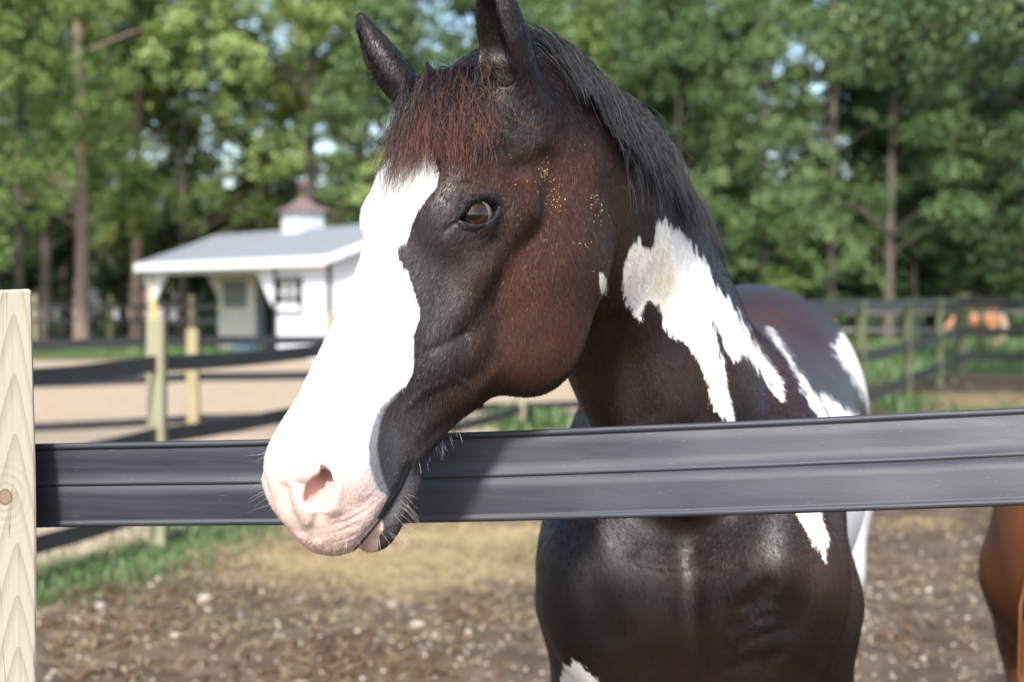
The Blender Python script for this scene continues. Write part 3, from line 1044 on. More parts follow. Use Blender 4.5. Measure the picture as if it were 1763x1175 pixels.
def build_horse():
    HS = build_horse_sculpt()
    V, Fq = HS.polygonise((-0.55, 1.42, 0.0), (1.35, 4.35, 2.06), 0.008, 12)

    def in_head(c):
        q = (c - HP0) @ HR.T
        return (q[:, 0] > -0.2) & (q[:, 0] < 0.72) & (q[:, 1] > -0.36) & (np.abs(q[:, 2]) < 0.17)

    def fine(c):
        q = (c - HP0) @ HR.T
        return (q[:, 0] > -0.2) & (q[:, 0] < 0.72) & (q[:, 1] > -0.34) & (q[:, 2] > -0.03) & (q[:, 2] < 0.17)
    hot = np.array([h2w(EYE_C), h2w(HS.hit(547, 843)), h2w(HS.hit(640, 890)), h2w(HS.hit(690, 840)), h2w(HS.hit(590, 910))])
    hotr = np.array([0.05, 0.035, 0.045, 0.035, 0.04])

    def hotspot(c):
        return (np.linalg.norm(c[:, None] - hot[None], axis=2) < hotr).any(1)
    me, bm = refine(V, Fq, [in_head, fine, hotspot])
    bm.to_mesh(me); bm.free()
    V = np.empty(len(me.vertices) * 3, np.float32); me.vertices.foreach_get('co', V); V = V.reshape(-1, 3).astype(float)
    E = np.empty(len(me.edges) * 2, np.int32); me.edges.foreach_get('vertices', E); E = E.reshape(-1, 2)
    V = HS.project(V, 1)
    V = relax(V, E, 2, 0.5)
    V = HS.project(V, 1)
    hm0 = in_head(V)
    V[hm0] = HS.project(V[hm0], 1)
    me.vertices.foreach_set('co', V.astype(np.float32).ravel()); me.update()
    me.name = 'horse_body'
    nr = np.empty(len(V) * 3, np.float32); me.vertices.foreach_get('normal', nr); nr = nr.reshape(-1, 3)
    px = proj(V)
    q = (V - HP0) @ HR.T
    facing = ((CAM - V) * nr).sum(1) > 0
    near = V[:, 1] < 2.75
    head = (q[:, 0] > 0.1) & (q[:, 0] < 0.72) & (q[:, 1] > -0.36) & (np.abs(q[:, 2]) < 0.15)
    # coat markings: the white blaze wraps over the bridge of the nose, patches lie on the left side
    wd = np.full(len(V), -60.0)
    bl = np.maximum(poly_sd(px, BLAZE), poly_sd(px, LIP))
    side_rule = np.where((q[:, 0] > 0.19), (q[:, 1] + 0.055 + np.maximum(q[:, 0] - 0.45, 0) * 0.6) * 1400, -60)
    bl = np.where(facing | (q[:, 2] > 0.0), bl, side_rule)
    wd = np.where(head, np.maximum(wd, bl), wd)
    for poly in PATCHES:
        wd = np.where(facing & ~(head & (px[:, 0] < 1020)), np.maximum(wd, poly_sd(px, poly)), wd)
    wd = np.where(facing & (V[:, 1] > 2.55), np.maximum(wd, poly_sd(px, BELLY)), wd)
    wd = np.clip(wd, -60, 60)
    vattr(me, 'white', wd)
    soft = np.where(head, 0.30, 1.0) * np.where(px[:, 1] > 690, 0.45, 1.0)
    vattr(me, 'soft', np.where(head, soft, 1.0))
    vattr(me, 'warm', blob(px, [(920, 470, 130, 150, 0.95), (1000, 620, 60, 90, 0.5), (800, 298, 90, 34, 0.7), (985, 300, 80, 70, 0.6), (800, 730, 70, 70, 0.55), (1130, 330, 70, 130, 0.3),
                            (1200, 640, 60, 60, 0.35), (1230, 1080, 130, 110, 0.45), (1430, 1000, 60, 120, 0.5), (1380, 620, 110, 90, 0.55), (1330, 540, 70, 40, 0.35), (870, 620, 80, 60, 0.5)]) * facing)
    vattr(me, 'skin', np.where(head, blob(px, [(812, 378, 62, 48, 0.32), (770, 460, 75, 90, 0.40), (740, 540, 60, 70, 0.35), (690, 770, 55, 80, 0.85), (670, 890, 60, 70, 1.0), (770, 620, 60, 40, 0.30)]), 0) * facing)  # muzzle and eye skin, plus a grey sheen painted down the face
    pk = np.clip((q[:, 0] - 0.44 - q[:, 1] * 0.25) / 0.16, 0, 1) ** 1.2
    pk = pk * np.clip(0.45 + np.clip((q[:, 0] - 0.56) / 0.07, 0, 1), 0, 1)
    vattr(me, 'pink', np.where(head, np.clip(pk, 0, 0.95), 0))
    gd = poly_sd(px, GREY)
    vattr(me, 'grey', np.where(head & facing, np.clip((gd + 2) / 4, 0, 1) * np.clip(1 - (wd - 1) / 3, 0, 1), 0))
    nd = np.linalg.norm(V - hot[1], axis=1)
    inside = np.clip((0.030 - nd) / 0.012, 0, 1) * (poly_sd(px, [(541, 800), (557, 806), (569, 832), (570, 864), (553, 872), (524, 860), (520, 836), (535, 818)]) > -1.5)
    vattr(me, 'raw', inside * 0.75)
    vattr(me, 'stain', blob(px, [(1142, 470, 22, 60, 0.85), (1100, 455, 30, 40, 0.55), (1038, 486, 16, 26, 0.6), (1400, 900, 40, 40, 0.5), (1480, 640, 20, 60, 0.25), (1310, 605, 20, 20, 0.3)]))
    vattr(me, 'wrinkle', np.where(head, blob(px, [(620, 895, 55, 40, 0.8), (685, 870, 32, 60, 1.0), (570, 920, 50, 25, 0.5), (815, 400, 40, 22, 0.5), (815, 330, 50, 16, 0.5)]), blob(px, [(1300, 1090, 60, 50, 0.8), (1150, 960, 50, 20, 0.5)])))
    ec = h2w(EYE_C); ex_ = ((V - ec) @ (HR.T @ E1)); ey_ = ((V - ec) @ (HR.T @ E2)); ez_ = ((V - ec) @ (HR.T @ E3))
    ring = np.sqrt((ex_ / 0.036) ** 2 + ((ey_ - 0.001) / 0.0205) ** 2)
    lid_mouth_shade_v = np.clip((1.18 - ring) / 0.25, 0, 1) * (ez_ > 0.0)
    mpx = np.array([(706, 806), (694, 834), (674, 866), (656, 893), (636, 918), (612, 946)], float)
    dm = np.full(len(V), 99.0)
    for a_, b_ in zip(mpx, mpx[1:]):
        t_ = np.clip(((px - a_) @ (b_ - a_)) / ((b_ - a_) @ (b_ - a_)), 0, 1)
        dm = np.minimum(dm, np.linalg.norm(px - a_ - t_[:, None] * (b_ - a_), axis=1))
    lid_mouth_shade_v = np.maximum(lid_mouth_shade_v, np.where(head & facing, np.clip((3.4 - dm) / 2.0, 0, 1), 0))  # shade in the mouth crease, painted with the same darkness as the eyelids
    vattr(me, 'lid', lid_mouth_shade_v)
    # direction the hair lies: along the face on the head, along the body elsewhere
    fl = np.where(head[:, None], q, np.stack([V[:, 2] - 0.4 * V[:, 1], V @ BF, V @ BL], 1) * np.array([1, 0.8, 0.8]))
    a = me.attributes.new('flow', 'FLOAT_VECTOR', 'POINT')
    a.data.foreach_set('vector', fl.astype(np.float32).ravel())

    root = empty('horse', bw(-0.7, 0, 0))
    root.matrix_world = Matrix.Translation(bw(-0.7, 0, 0))
    tag(root, 'dark brown and white pinto horse with a broad white blaze, head over the rail', 'horse')
    off = -np.array(bw(-0.7, 0, 0))

    def part(name, mesh, m, loc=(0, 0, 0)):
        o = link(name, mesh, m, root, smooth=True)
        o.location = Vector(off) + Vector(loc)
        return o
    body = part('body', me, coat_material())

    # ---- short coat hair on the head and neck, lying along the skin
    rng = np.random.default_rng(8)
    tri = np.empty(len(me.polygons) * 1, np.int32)
    me.calc_loop_triangles()
    lt = np.empty(len(me.loop_triangles) * 3, np.int32); me.loop_triangles.foreach_get('vertices', lt); lt = lt.reshape(-1, 3)
    cen = V[lt].mean(1); fn_ = np.cross(V[lt[:, 1]] - V[lt[:, 0]], V[lt[:, 2]] - V[lt[:, 0]]); ar = np.linalg.norm(fn_, axis=1) / 2
    fn_ /= np.maximum(np.linalg.norm(fn_, axis=1), 1e-12)[:, None]
    vis = (((CAM - cen) * fn_).sum(1) > -0.25 * np.linalg.norm(CAM - cen, axis=1)) & (cen[:, 1] < 2.75) & (cen[:, 2] > 0.85)
    dens = ar * vis * np.where(cen[:, 1] < 2.0, 1.0, 0.45) * np.where(cen[:, 2] < 1.3, 0.9, 1.0)
    dens *= 1 - np.clip((0.020 - np.linalg.norm(cen - h2w(EYE_C + E3 * 0.022), axis=1)) / 0.004, 0, 1)
    dens *= np.clip((np.linalg.norm(cen - hot[1] - np.array([0, 0, 0.006]), axis=1) - 0.030) / 0.008, 0.0, 1)
    NH = 300000
    pick = rng.choice(len(lt), NH, p=dens / dens.sum())
    bar = rng.dirichlet((1, 1, 1), NH)
    tv = lt[pick]
    rp = (V[tv] * bar[:, :, None]).sum(1); rn = fn_[pick]
    qh = (rp - HP0) @ HR.T
    hd_ = np.broadcast_to(HU, rp.shape) * 0.9 - HV * np.clip((-0.08 - qh[:, 1]) * 5, 0, 0.9)[:, None]
    bd_ = np.broadcast_to(np.array([0.35, 0.25, -0.9]), rp.shape)
    ishead = ((qh[:, 0] > 0.05) & (qh[:, 1] > -0.33) & (np.abs(qh[:, 2]) < 0.13))[:, None]
    dr = np.where(ishead, hd_, bd_) + rng.normal(0, 0.22, rp.shape)
    dr = dr - (dr * rn).sum(1)[:, None] * rn
    dr /= np.linalg.norm(dr, axis=1)[:, None] + 1e-9
    Lh = (rng.uniform(0.0045, 0.0095, NH) * np.where(qh[:, 0] > 0.5, 0.55, 1.0))[:, None]
    sd_ = np.cross(rn, dr) + rn * rng.normal(0, 0.35, NH)[:, None]
    wh = rng.uniform(0.00022, 0.00040, NH)[:, None]
    tip = rp + dr * Lh + rn * Lh * rng.uniform(0.10, 0.30, NH)[:, None]
    HVt = np.stack([rp - sd_ * wh - rn * 0.0002, rp + sd_ * wh - rn * 0.0002, tip], 1).reshape(-1, 3)
    hm_ = mesh_np('coat_hair', HVt, np.arange(NH * 3).reshape(-1, 3))
    for nm in ('white', 'soft', 'warm', 'skin', 'pink', 'grey', 'raw', 'stain', 'lid'):
        av = np.empty(len(V), np.float32); me.attributes[nm].data.foreach_get('value', av)
        vattr(hm_, nm, np.repeat((av[tv] * bar).sum(1), 3))
    fv = np.repeat((fl[tv] * bar[:, :, None]).sum(1), 3, 0)
    a = hm_.attributes.new('flow', 'FLOAT_VECTOR', 'POINT'); a.data.foreach_set('vector', fv.astype(np.float32).ravel())
    hmat = coat_material(); hmat.name = 'pinto_coat_hair'
    hb = hmat.node_tree.nodes['Principled BSDF']
    for l_ in list(hb.inputs['Roughness'].links) + list(hb.inputs['Normal'].links):
        hmat.node_tree.links.remove(l_)
    hb.inputs['Roughness'].default_value = 0.48; hb.inputs['Specular IOR Level'].default_value = 0.26
    ho = part('coat_hair', hm_, hmat)
    hm_.polygons.foreach_set('use_smooth', np.zeros(len(hm_.polygons), bool))

    # ---- eyes
    eye_axis = nrm(CAM - h2w(EYE_C) + np.array([0.26, 0, 0.06]))
    for s in (1, -1):
        c = h2w(EYE_C * np.array([1, 1, s]))
        ax = eye_axis if s > 0 else nrm(HR.T @ (E3 * np.array([1, 1, -1])))
        bm = bmesh.new()
        bmesh.ops.create_uvsphere(bm, u_segments=48, v_segments=32, radius=EYE_R + 0.0006)
        for v in bm.verts:                                  # slight cornea
            if v.co.z > 0.018:
                v.co *= 1 + 0.035 * min(1, (v.co.z - 0.018) / 0.004)
        em = bpy.data.meshes.new('eye'); bm.to_mesh(em); bm.free()
        m, nt, b = mat('eye_wet', 0.07, 0.4)
        tc = nt.nodes.new('ShaderNodeTexCoord')
        sep = nt.nodes.new('ShaderNodeSeparateXYZ'); nt.links.new(tc.outputs['Object'], sep.inputs[0])
        rr = math_n(nt, 'SQRT', math_n(nt, 'ADD', math_n(nt, 'POWER', sep.outputs[0], 2.0), math_n(nt, 'POWER', sep.outputs[1], 2.0)))
        pr = math_n(nt, 'SQRT', math_n(nt, 'ADD', math_n(nt, 'POWER', math_n(nt, 'MULTIPLY', sep.outputs[0], 0.72), 2.0), math_n(nt, 'POWER', math_n(nt, 'MULTIPLY', sep.outputs[1], 1.15), 2.0)))
        iris = ramp(nt, noise(nt, 420, 3, 0.6), [(0.3, (0.018, 0.007, 0.0035)), (0.7, (0.045, 0.016, 0.006))])
        iris = mixc(nt, maprange(nt, pr, 0.0070, 0.0092), (0.004, 0.003, 0.003), iris)
        iris = mixc(nt, maprange(nt, rr, 0.0145, 0.0172), iris, (0.006, 0.004, 0.003))
        col = mixc(nt, maprange(nt, rr, 0.0172, 0.0182), iris, (0.17, 0.14, 0.12))
        side = sep.outputs[2]
        front = maprange(nt, side, -0.002, 0.004)
        setc(nt, b, mixc(nt, front, (0.6, 0.5, 0.45), col))
        b.inputs['Coat Weight'].default_value = 0.35
        b.inputs['Coat Roughness'].default_value = 0.05
        o = part('eye', em, m, c)
        z = Vector(ax); x = Vector(nrm(HR.T @ E1)); x = (x - z * x.dot(z)).normalized(); y = z.cross(x)
        o.rotation_euler = Matrix((x, y, z)).transposed().to_euler()
    # ---- forelock, mane, whiskers, lashes
    rng = np.random.default_rng(3)
    n = 2300
    w = rng.uniform(-0.040, 0.066, n); u = rng.uniform(0.045, 0.120, n)
    rt = h2w(np.stack([u, np.full(n, 0.05), w], 1))
    d = HS.ev_chunks(rt, cell=0.2)
    for _ in range(3):
        f = HS.ev_chunks(rt, cell=0.2)
        rt = rt - HV * f[:, None]
    g = HU * 0.95 + HW * 0.0
    down = np.array([0, 0, -1.0])
    grav = nrm(g * 0.50 + down * 0.75 + HW * 0.30)
    clump = rng.normal(0, 1, (60, 3)) * 0.22
    cid = ((w + 0.07) / 0.14 * 8).astype(int) * 7 + rng.integers(0, 7, n)
    ln = rng.uniform(0.075, 0.155, n) * np.interp(w, [-0.05, 0.0, 0.05, 0.08], [1.15, 1.12, 0.85, 0.6])
    gv = grav + clump[cid % 60] * np.array([1, 0.5, 0.25]) + HW * (w[:, None] * 1.2)
    gv /= np.linalg.norm(gv, axis=1)[:, None]
    pa = grow(HS, rt, HV * 0.35 + HU * 0.8 + HW * 0.15 + rng.normal(0, 0.25, (n, 3)), ln, 16, gv, 0.55, rng.uniform(0.002, 0.020, n), rng, curl=0.0048, curl_f=3.0, noise_=0.34)
    pa = lock_strands(pa, 120, 0.6, rng)
    K = pa.shape[1]
    rd = np.linspace(1, 0.35, K)[None] * rng.uniform(0.00020, 0.00040, n)[:, None]
    fm = hair_material('forelock_hair', (0.009, 0.0055, 0.005), (0.155, 0.050, 0.026))
    part('forelock', strands_mesh('forelock', pa, rd, rng.random(n)), fm)
    # mane: roots follow the crest of the neck
    crest = np.array([at(x, y, dd) for x, y, dd in ((905, 120, 1.86), (950, 130, 1.89), (1000, 150, 1.94), (1045, 178, 2.0), (1084, 225, 2.09), (1116, 290, 2.19), (1132, 355, 2.3), (1145, 425, 2.43), (1158, 470, 2.52))])
    n = 4200
    tt = rng.uniform(0, 1, n) ** 0.9 * (len(crest) - 2.0)
    i0 = np.minimum(tt.astype(int), len(crest) - 2); fr = (tt - i0)[:, None]
    rt = crest[i0] * (1 - fr) + crest[i0 + 1] * fr + np.array([0, 0, 0.05])
    rt += rng.normal(0, 1, (n, 3)) * np.array([0.016, 0.016, 0.004])
    for _ in range(5):
        f = HS.ev_chunks(rt, cell=0.2)
        rt[:, 2] -= np.clip(f, -0.03, 0.03) * 0.9
    left = np.array([0.70, -0.70, 0])
    fall = np.stack([np.interp(tt, [0, 3, 8], [0.50, 0.26, 0.06]), np.interp(tt, [0, 3, 8], [-0.25, -0.30, -0.30]), np.full(n, -0.95)], 1)
    cl = rng.normal(0, 1, (160, 3)) * 0.16
    cid = (tt / 8 * 22).astype(int) * 7 + rng.integers(0, 7, n)
    fall = fall + cl[cid % 160]
    fall /= np.linalg.norm(fall, axis=1)[:, None]
    ln = rng.uniform(0.09, 0.19, n) * np.interp(tt, [0, 1.5, 4, 5.8, 7], [0.7, 0.95, 1.1, 0.9, 0.35])
    pa = grow(HS, rt, np.array([0.25, -0.05, 0.8]) * 0.5 + left * 0.35 + rng.normal(0, 0.25, (n, 3)), ln, 14, fall, 0.55, rng.uniform(0.003, 0.022, n), rng, curl=0.0035, curl_f=1.8, noise_=0.20)
    pa = lock_strands(pa, 260, 0.72, rng)
    K = pa.shape[1]
    rd = np.linspace(1, 0.35, K)[None] * rng.uniform(0.00034, 0.00062, n)[:, None]
    mm = hair_material('mane_hair', (0.0045, 0.0045, 0.0055), (0.020, 0.018, 0.020))
    part('mane', strands_mesh('mane', pa, rd, rng.random(n)), mm)
    # whiskers
    ws, wdv = [], []
    for x, y, dx, dy, L in ([(rng.uniform(655, 705), rng.uniform(845, 935), rng.uniform(0.5, 1.0), rng.uniform(0.1, 0.9), rng.uniform(0.015, 0.036)) for _ in range(24)] +
                            [(rng.uniform(560, 660), rng.uniform(925, 944), rng.uniform(-0.3, 0.4), rng.uniform(0.6, 1.0), rng.uniform(0.008, 0.018)) for _ in range(20)] +
                            [(rng.uniform(462, 480), rng.uniform(770, 880), rng.uniform(-1, -0.7), rng.uniform(-0.1, 0.5), rng.uniform(0.012, 0.03)) for _ in range(14)] +
                            [(rng.uniform(720, 800), 0, rng.uniform(0.0, 0.5), rng.uniform(0.5, 1.0), rng.uniform(0.008, 0.018)) for _ in range(22)] +
                            [(rng.uniform(626, 634), rng.uniform(372, 395), -1.0, rng.uniform(-0.6, 0.1), rng.uniform(0.015, 0.03)) for _ in range(4)] +
                            [(rng.uniform(782, 812), rng.uniform(305, 320), rng.uniform(-0.8, 0.1), rng.uniform(-0.8, 0.2), rng.uniform(0.015, 0.03)) for _ in range(8)]):
        if y == 0:
            y = 826 - (x - 715) * 0.966 - rng.uniform(14, 26)
        ws.append(HS.hit(x, y, 'W')); wdv.append(np.array([dx, -0.35, -dy]) * 1.0); wdv[-1] = wdv[-1] / np.linalg.norm(wdv[-1]) * L
    ws, wdv = np.array(ws), np.array(wdv)
    t = np.linspace(0, 1, 7)
    sag = np.array([0, 0, -1.0])
    pa = ws[:, None] + wdv[:, None] * t[None, :, None] + sag * (np.linalg.norm(wdv, axis=1)[:, None] * t[None] ** 2 * rng.uniform(-0.1, 0.35, len(ws))[:, None])[:, :, None]
    rd = np.linspace(1, 0.3, 7)[None] * np.full(len(ws), 0.00015)[:, None]
    wm = simple('whisker_hair', (0.50, 0.44, 0.38), 0.5)
    part('whiskers', strands_mesh('whiskers', pa, rd, rng.random(len(ws))), wm)['kind'] = 'stuff'
    # upper lashes
    ls, ld = [], []
    for k in range(46):
        f = k / 45
        x = 790 + 64 * f; y = 352 - 10 * math.sin(f * 3.0) + 10 * f ** 2.5
        ls.append(HS.hit(x, y, 'W')); ld.append(np.array([-0.5 + 0.7 * f + rng.normal(0, 0.15), -1.0, -0.25 + rng.normal(0, 0.15)]) * 0.012)
    ls, ld = np.array(ls), np.array(ld)
    pa = ls[:, None] + ld[:, None] * t[None, :, None] + sag * (0.008 * t ** 2)[None, :, None]
    rd = np.linspace(1, 0.3, 7)[None] * np.full(len(ls), 0.00028)[:, None]
    part('eyelashes', strands_mesh('eyelashes', pa, rd, rng.random(len(ls))), simple('lash_hair', (0.012, 0.010, 0.010), 0.5))
    # tail
    n = 500
    a0 = rng.uniform(0, 6.28, n); r0 = np.sqrt(rng.random(n)) * 0.03
    rt = bw(-1.69, 0.02, 1.36)[None] + np.stack([np.cos(a0) * r0, np.zeros(n), np.sin(a0) * r0], 1)
    t = np.linspace(0, 1, 12)
    L = rng.uniform(0.65, 1.0, n)
    pa = rt[:, None] + np.stack([0.012 * t + 0.10 * t, 0.14 * np.sin(t * 1.7), -t ** 1.3], 1)[None] * L[:, None, None] + (np.stack([np.cos(a0), np.sin(a0) * 0.5, np.zeros(n)], 1) * 0.05)[:, None] * np.sin(t * 2.6)[None, :, None]
    rd = np.linspace(1, 0.4, 12)[None] * np.full(n, 0.0009)[:, None]
    part('tail', strands_mesh('tail', pa, rd, rng.random(n)), mm)

    # ---- crumbs of hay clinging to the cheek
    mb = MB()
    spots = [(937, 302, 8, 20, 44), (962, 347, 14, 13, 40), (950, 325, 12, 16, 16), (1003, 420, 16, 18, 16), (1030, 365, 16, 20, 22), (895, 314, 22, 6, 12), (1020, 340, 10, 10, 12), (1047, 500, 5, 60, 16), (960, 430, 50, 70, 10), (885, 268, 30, 6, 8)]
    for x, y, sx, sy, k in spots:
        for _ in range(k):
            P = HS.hit(rng.normal(x, sx * 0.6), rng.normal(y, sy * 0.6), 'W', lift=0.0012)
            L = rng.uniform(0.0010, 0.0042) * (1.3 if sx < 18 else 0.7)
            d1 = nrm(rng.normal(0, 1, 3) * np.array([1, 0.3, 1])); d2 = nrm(np.cross(d1, [0, 1, 0.2])) * rng.uniform(0.0005, 0.0010); up_ = np.array([0, -0.0009, 0])
            a_, b_, c_ = P - d1 * L * 0.5, P + d1 * L * 0.5, P + d2
            k0 = len(mb.v)
            mb.v += [tuple(a_), tuple(P - d2), tuple(b_), tuple(c_), tuple(P + up_)]
            mb.f += [(k0, k0 + 1, k0 + 4), (k0 + 1, k0 + 2, k0 + 4), (k0 + 2, k0 + 3, k0 + 4), (k0 + 3, k0, k0 + 4)]
    o = mb.build('hay_crumbs', simple('hay_crumb', (0.34, 0.235, 0.11), 0.8, 0.45, 900))
    tag(o, 'yellow crumbs of hay clinging to the dark cheek of the pinto horse', 'hay', kind='stuff')
    return HS, body


HS, horse_body = build_horse()

# ------------------------------------------------------------------ ground
def ground_material():
    m, nt, b = mat('ground_earth', 0.92, 0.15)
    tc = nt.nodes.new('ShaderNodeTexCoord')
    P = tc.outputs['Object']
    n1 = noise(nt, 0.55, 5, 0.65, vec=P)
    n2 = noise(nt, 5.0, 5, 0.65, vec=P)
    n3 = noise(nt, 38.0, 4, 0.7, vec=P)
    dirt = ramp(nt, n2, [(0.28, (0.052, 0.031, 0.019)), (0.5, (0.115, 0.079, 0.052)), (0.76, (0.215, 0.162, 0.113))])
    dirt = mixc(nt, maprange(nt, n3, 0.3, 0.75), mixc(nt, 0.45, dirt, (0.04, 0.027, 0.018)), dirt)
    dirt = mixc(nt, maprange(nt, n1, 0.55, 0.72), dirt, (0.085, 0.055, 0.036))
    sand = ramp(nt, n2, [(0.3, (0.30, 0.225, 0.15)), (0.7, (0.42, 0.33, 0.235))])
    grass = ramp(nt, n2, [(0.3, (0.035, 0.065, 0.016)), (0.7, (0.10, 0.145, 0.042))])
    z = attr(nt, 'zone')
    sep = nt.nodes.new('ShaderNodeSeparateColor')
    nt.links.new(z.outputs['Color'], sep.inputs[0])
    wob = math_n(nt, 'MULTIPLY', math_n(nt, 'SUBTRACT', n2, 0.5), 0.7)
    def zone(i):
        return maprange(nt, math_n(nt, 'ADD', sep.outputs[i], wob), 0.35, 0.65)
    c = mixc(nt, zone(0), dirt, sand)
    c = mixc(nt, zone(1), c, grass)
    c = mixc(nt, zone(2), c, mixc(nt, n3, (0.028, 0.020, 0.014), (0.065, 0.046, 0.032)))  # third zone: shade of the trees painted as darker earth
    setc(nt, b, c)
    h = math_n(nt, 'ADD', math_n(nt, 'MULTIPLY', n2, 0.7), math_n(nt, 'MULTIPLY', n3, 0.35))
    bump(nt, b, h, 0.9, 0.03)
    return m


def vnoise(x, y, seed=0):
    r = np.random.default_rng(seed)
    out = 0
    for k, (f, a) in enumerate(((0.35, 1.0), (0.9, 0.55), (2.1, 0.3), (4.7, 0.16))):
        th, ph, th2 = r.uniform(0, 6.28, 3)
        out = out + a * np.sin(f * (x * math.cos(th) + y * math.sin(th)) * 2 + ph + 1.3 * np.sin(f * (x * math.cos(th2) - y * math.sin(th2)) * 1.7))
    return out


def gz(x, y):
    """height of the trodden ground"""
    x = np.asarray(x, float); y = np.asarray(y, float)
    near = np.clip((16 - y) / 8, 0, 1)
    return (0.022 * vnoise(x, y, 1) + 0.012 * vnoise(x * 4.1, y * 4.1, 2)) * near - 0.03


xs = np.concatenate([np.linspace(-600, -40, 8), np.linspace(-30, -8, 24), np.linspace(-7.6, 7.6, 153), np.linspace(8, 30, 24), np.linspace(40, 600, 8)])
ys = np.concatenate([np.linspace(-300, 0, 6), np.linspace(1, 4, 7), np.linspace(4.4, 15, 107), np.linspace(15.5, 60, 70), np.linspace(66, 1500, 14)])
GX, GY = np.meshgrid(xs, ys)
GZ = gz(GX, GY)
nx, ny = len(xs), len(ys)
idx = np.arange(nx * ny).reshape(ny, nx)
me = mesh_np('ground', np.stack([GX, GY, GZ], -1).reshape(-1, 3), np.stack([idx[:-1, :-1], idx[:-1, 1:], idx[1:, 1:], idx[1:, :-1]], -1).reshape(-1, 4))
# zones: R pale sand of the far paddock, G grass, B tree shade painted dark on the earth
gx, gy = GX.ravel(), GY.ravel()
fence_side = (gx + 2.45) - 0.42 * (gy - 7.3)               # <0 : beyond the left-hand fence
sandz = np.clip(0.5 - (fence_side + 0.3) * 0.8, 0, 1) * np.clip((34 - gy) / 3 + 0.5, 0, 1) * np.clip((gy - 6) / 1.0, 0, 1)
far_left = np.clip((gy - 33) / 3, 0, 1) * (gx < 1)
strip = np.exp(-((fence_side + 0.05) / 0.33) ** 2) * np.clip((11.5 - gy) / 3, 0, 1) * (gy > 6)
right_fence = (gx - 4.0) - 0.43 * (gy - 16.5)               # >0 : beyond the right-hand fence
grassr = np.clip((gy - 27) / 1.5, 0, 1) * (gx > 1) + np.clip((right_fence - 0.2) * 1.4, 0, 1) * np.clip((gy - 15) / 2, 0, 1)
mid = np.exp(-((gx - 0.6) / 0.9) ** 2 - ((gy - 17.5) / 1.6) ** 2)
green = np.clip(np.maximum.reduce([strip, grassr * 0.75, far_left * 0.85, mid * 0.8]), 0, 1)
tree_shade = np.clip((gx - 3.2) / 1.5, 0, 1) * np.clip((gy - 19.5) / 1.2, 0, 1) * np.clip((28 - gy) / 1.5, 0, 1)
a = me.attributes.new('zone', 'FLOAT_COLOR', 'POINT')
a.data.foreach_set('color', np.stack([sandz * (1 - green), green, tree_shade, np.ones_like(gx)], 1).astype(np.float32).ravel())
tag(link('ground', me, ground_material(), smooth=True), kind='structure')


def scatter_mesh(name, centres, protos, scale, rng, flat=1.0):
    """many small pieces in one mesh: random turn and size of a few prototype shapes"""
    V, Fc, off = [], [], 0
    for c, s in zip(centres, scale):
        v, f = protos[rng.integers(len(protos))]
        a = rng.uniform(0, 6.28)
        R = np.array([[math.cos(a), -math.sin(a), 0], [math.sin(a), math.cos(a), 0], [0, 0, flat]])
        V.append(v @ R.T * s + c); Fc.append(f + off); off += len(v)
    return mesh_np(name, np.concatenate(V), np.concatenate(Fc))


def stone_proto(seed, sub=1):
    bm = bmesh.new()
    bmesh.ops.create_icosphere(bm, subdivisions=sub, radius=1.0)
    r = np.random.default_rng(seed)
    v = np.array([x.co for x in bm.verts]); f = np.array([[q.index for q in t.verts] for t in bm.faces])
    bm.free()
    ax = r.uniform(0.65, 1.2, 3) * np.array([1.1, 0.9, 0.65])
    return v * ax * (1 + r.normal(0, 0.07, (len(v), 1))), f


rng = np.random.default_rng(11)
stones = [stone_proto(i) for i in range(6)]


def stone_mat(name, lo, hi, scale=25):
    m, nt, b = mat(name, 0.85, 0.2)
    info = nt.nodes.new('ShaderNodeNewGeometry')
    n = math_n(nt, 'ADD', math_n(nt, 'MULTIPLY', info.outputs['Random Per Island'], 0.7), math_n(nt, 'MULTIPLY', noise(nt, scale, 4), 0.3))
    setc(nt, b, ramp(nt, n, [(0.1, lo), (0.9, hi)]))
    return m


def ground_pts(n, x0, x1, y0, y1, keep=None, power=1.0):
    """points spread evenly over the picture area of the ground"""
    px = rng.uniform(x0, x1, n); py = y0 + (y1 - y0) * rng.random(n) ** power
    P = np.array([on_ground(a, b) for a, b in zip(px, py)])
    P[:, 2] = gz(P[:, 0], P[:, 1])
    return P


# pebbles
P = ground_pts(3000, -100, 1900, 905, 1300)
s = rng.uniform(0.004, 0.012, len(P)) * (1 + (rng.random(len(P)) < 0.05) * 0.9)
P[:, 2] += s * 0.25
tag(link('pebbles', scatter_mesh('pebbles', P, stones, s, rng), stone_mat('pebble_stone', (0.16, 0.12, 0.09), (0.56, 0.49, 0.41)), smooth=True),
    'small pale pebbles strewn over the brown paddock earth', 'pebbles', kind='stuff')
# clods of earth and dung crumbs
cl = []
for x, y, sx, sy, n in ((620, 1120, 70, 22, 160), (200, 1075, 80, 40, 130), (1690, 900, 60, 10, 30), (860, 915, 60, 12, 50), (150, 1010, 60, 14, 50), (1590, 1090, 50, 40, 50), (820, 1040, 40, 14, 40), (330, 1040, 90, 30, 60), (480, 1160, 180, 30, 120)):
    for _ in range(n):
        q = on_ground(rng.normal(x, sx), rng.normal(y, sy))
        cl.append((q[0], q[1], 0.0))
cl = np.array(cl); cl[:, 2] = gz(cl[:, 0], cl[:, 1])
s = rng.uniform(0.008, 0.032, len(cl)); cl[:, 2] += s * 0.3
tag(link('earth_clods', scatter_mesh('earth_clods', cl, stones, s, rng), stone_mat('clod_earth', (0.050, 0.031, 0.019), (0.115, 0.075, 0.046)), smooth=True),
    'crumbly dark brown clods of earth and dung on the paddock ground', 'clods', kind='stuff')
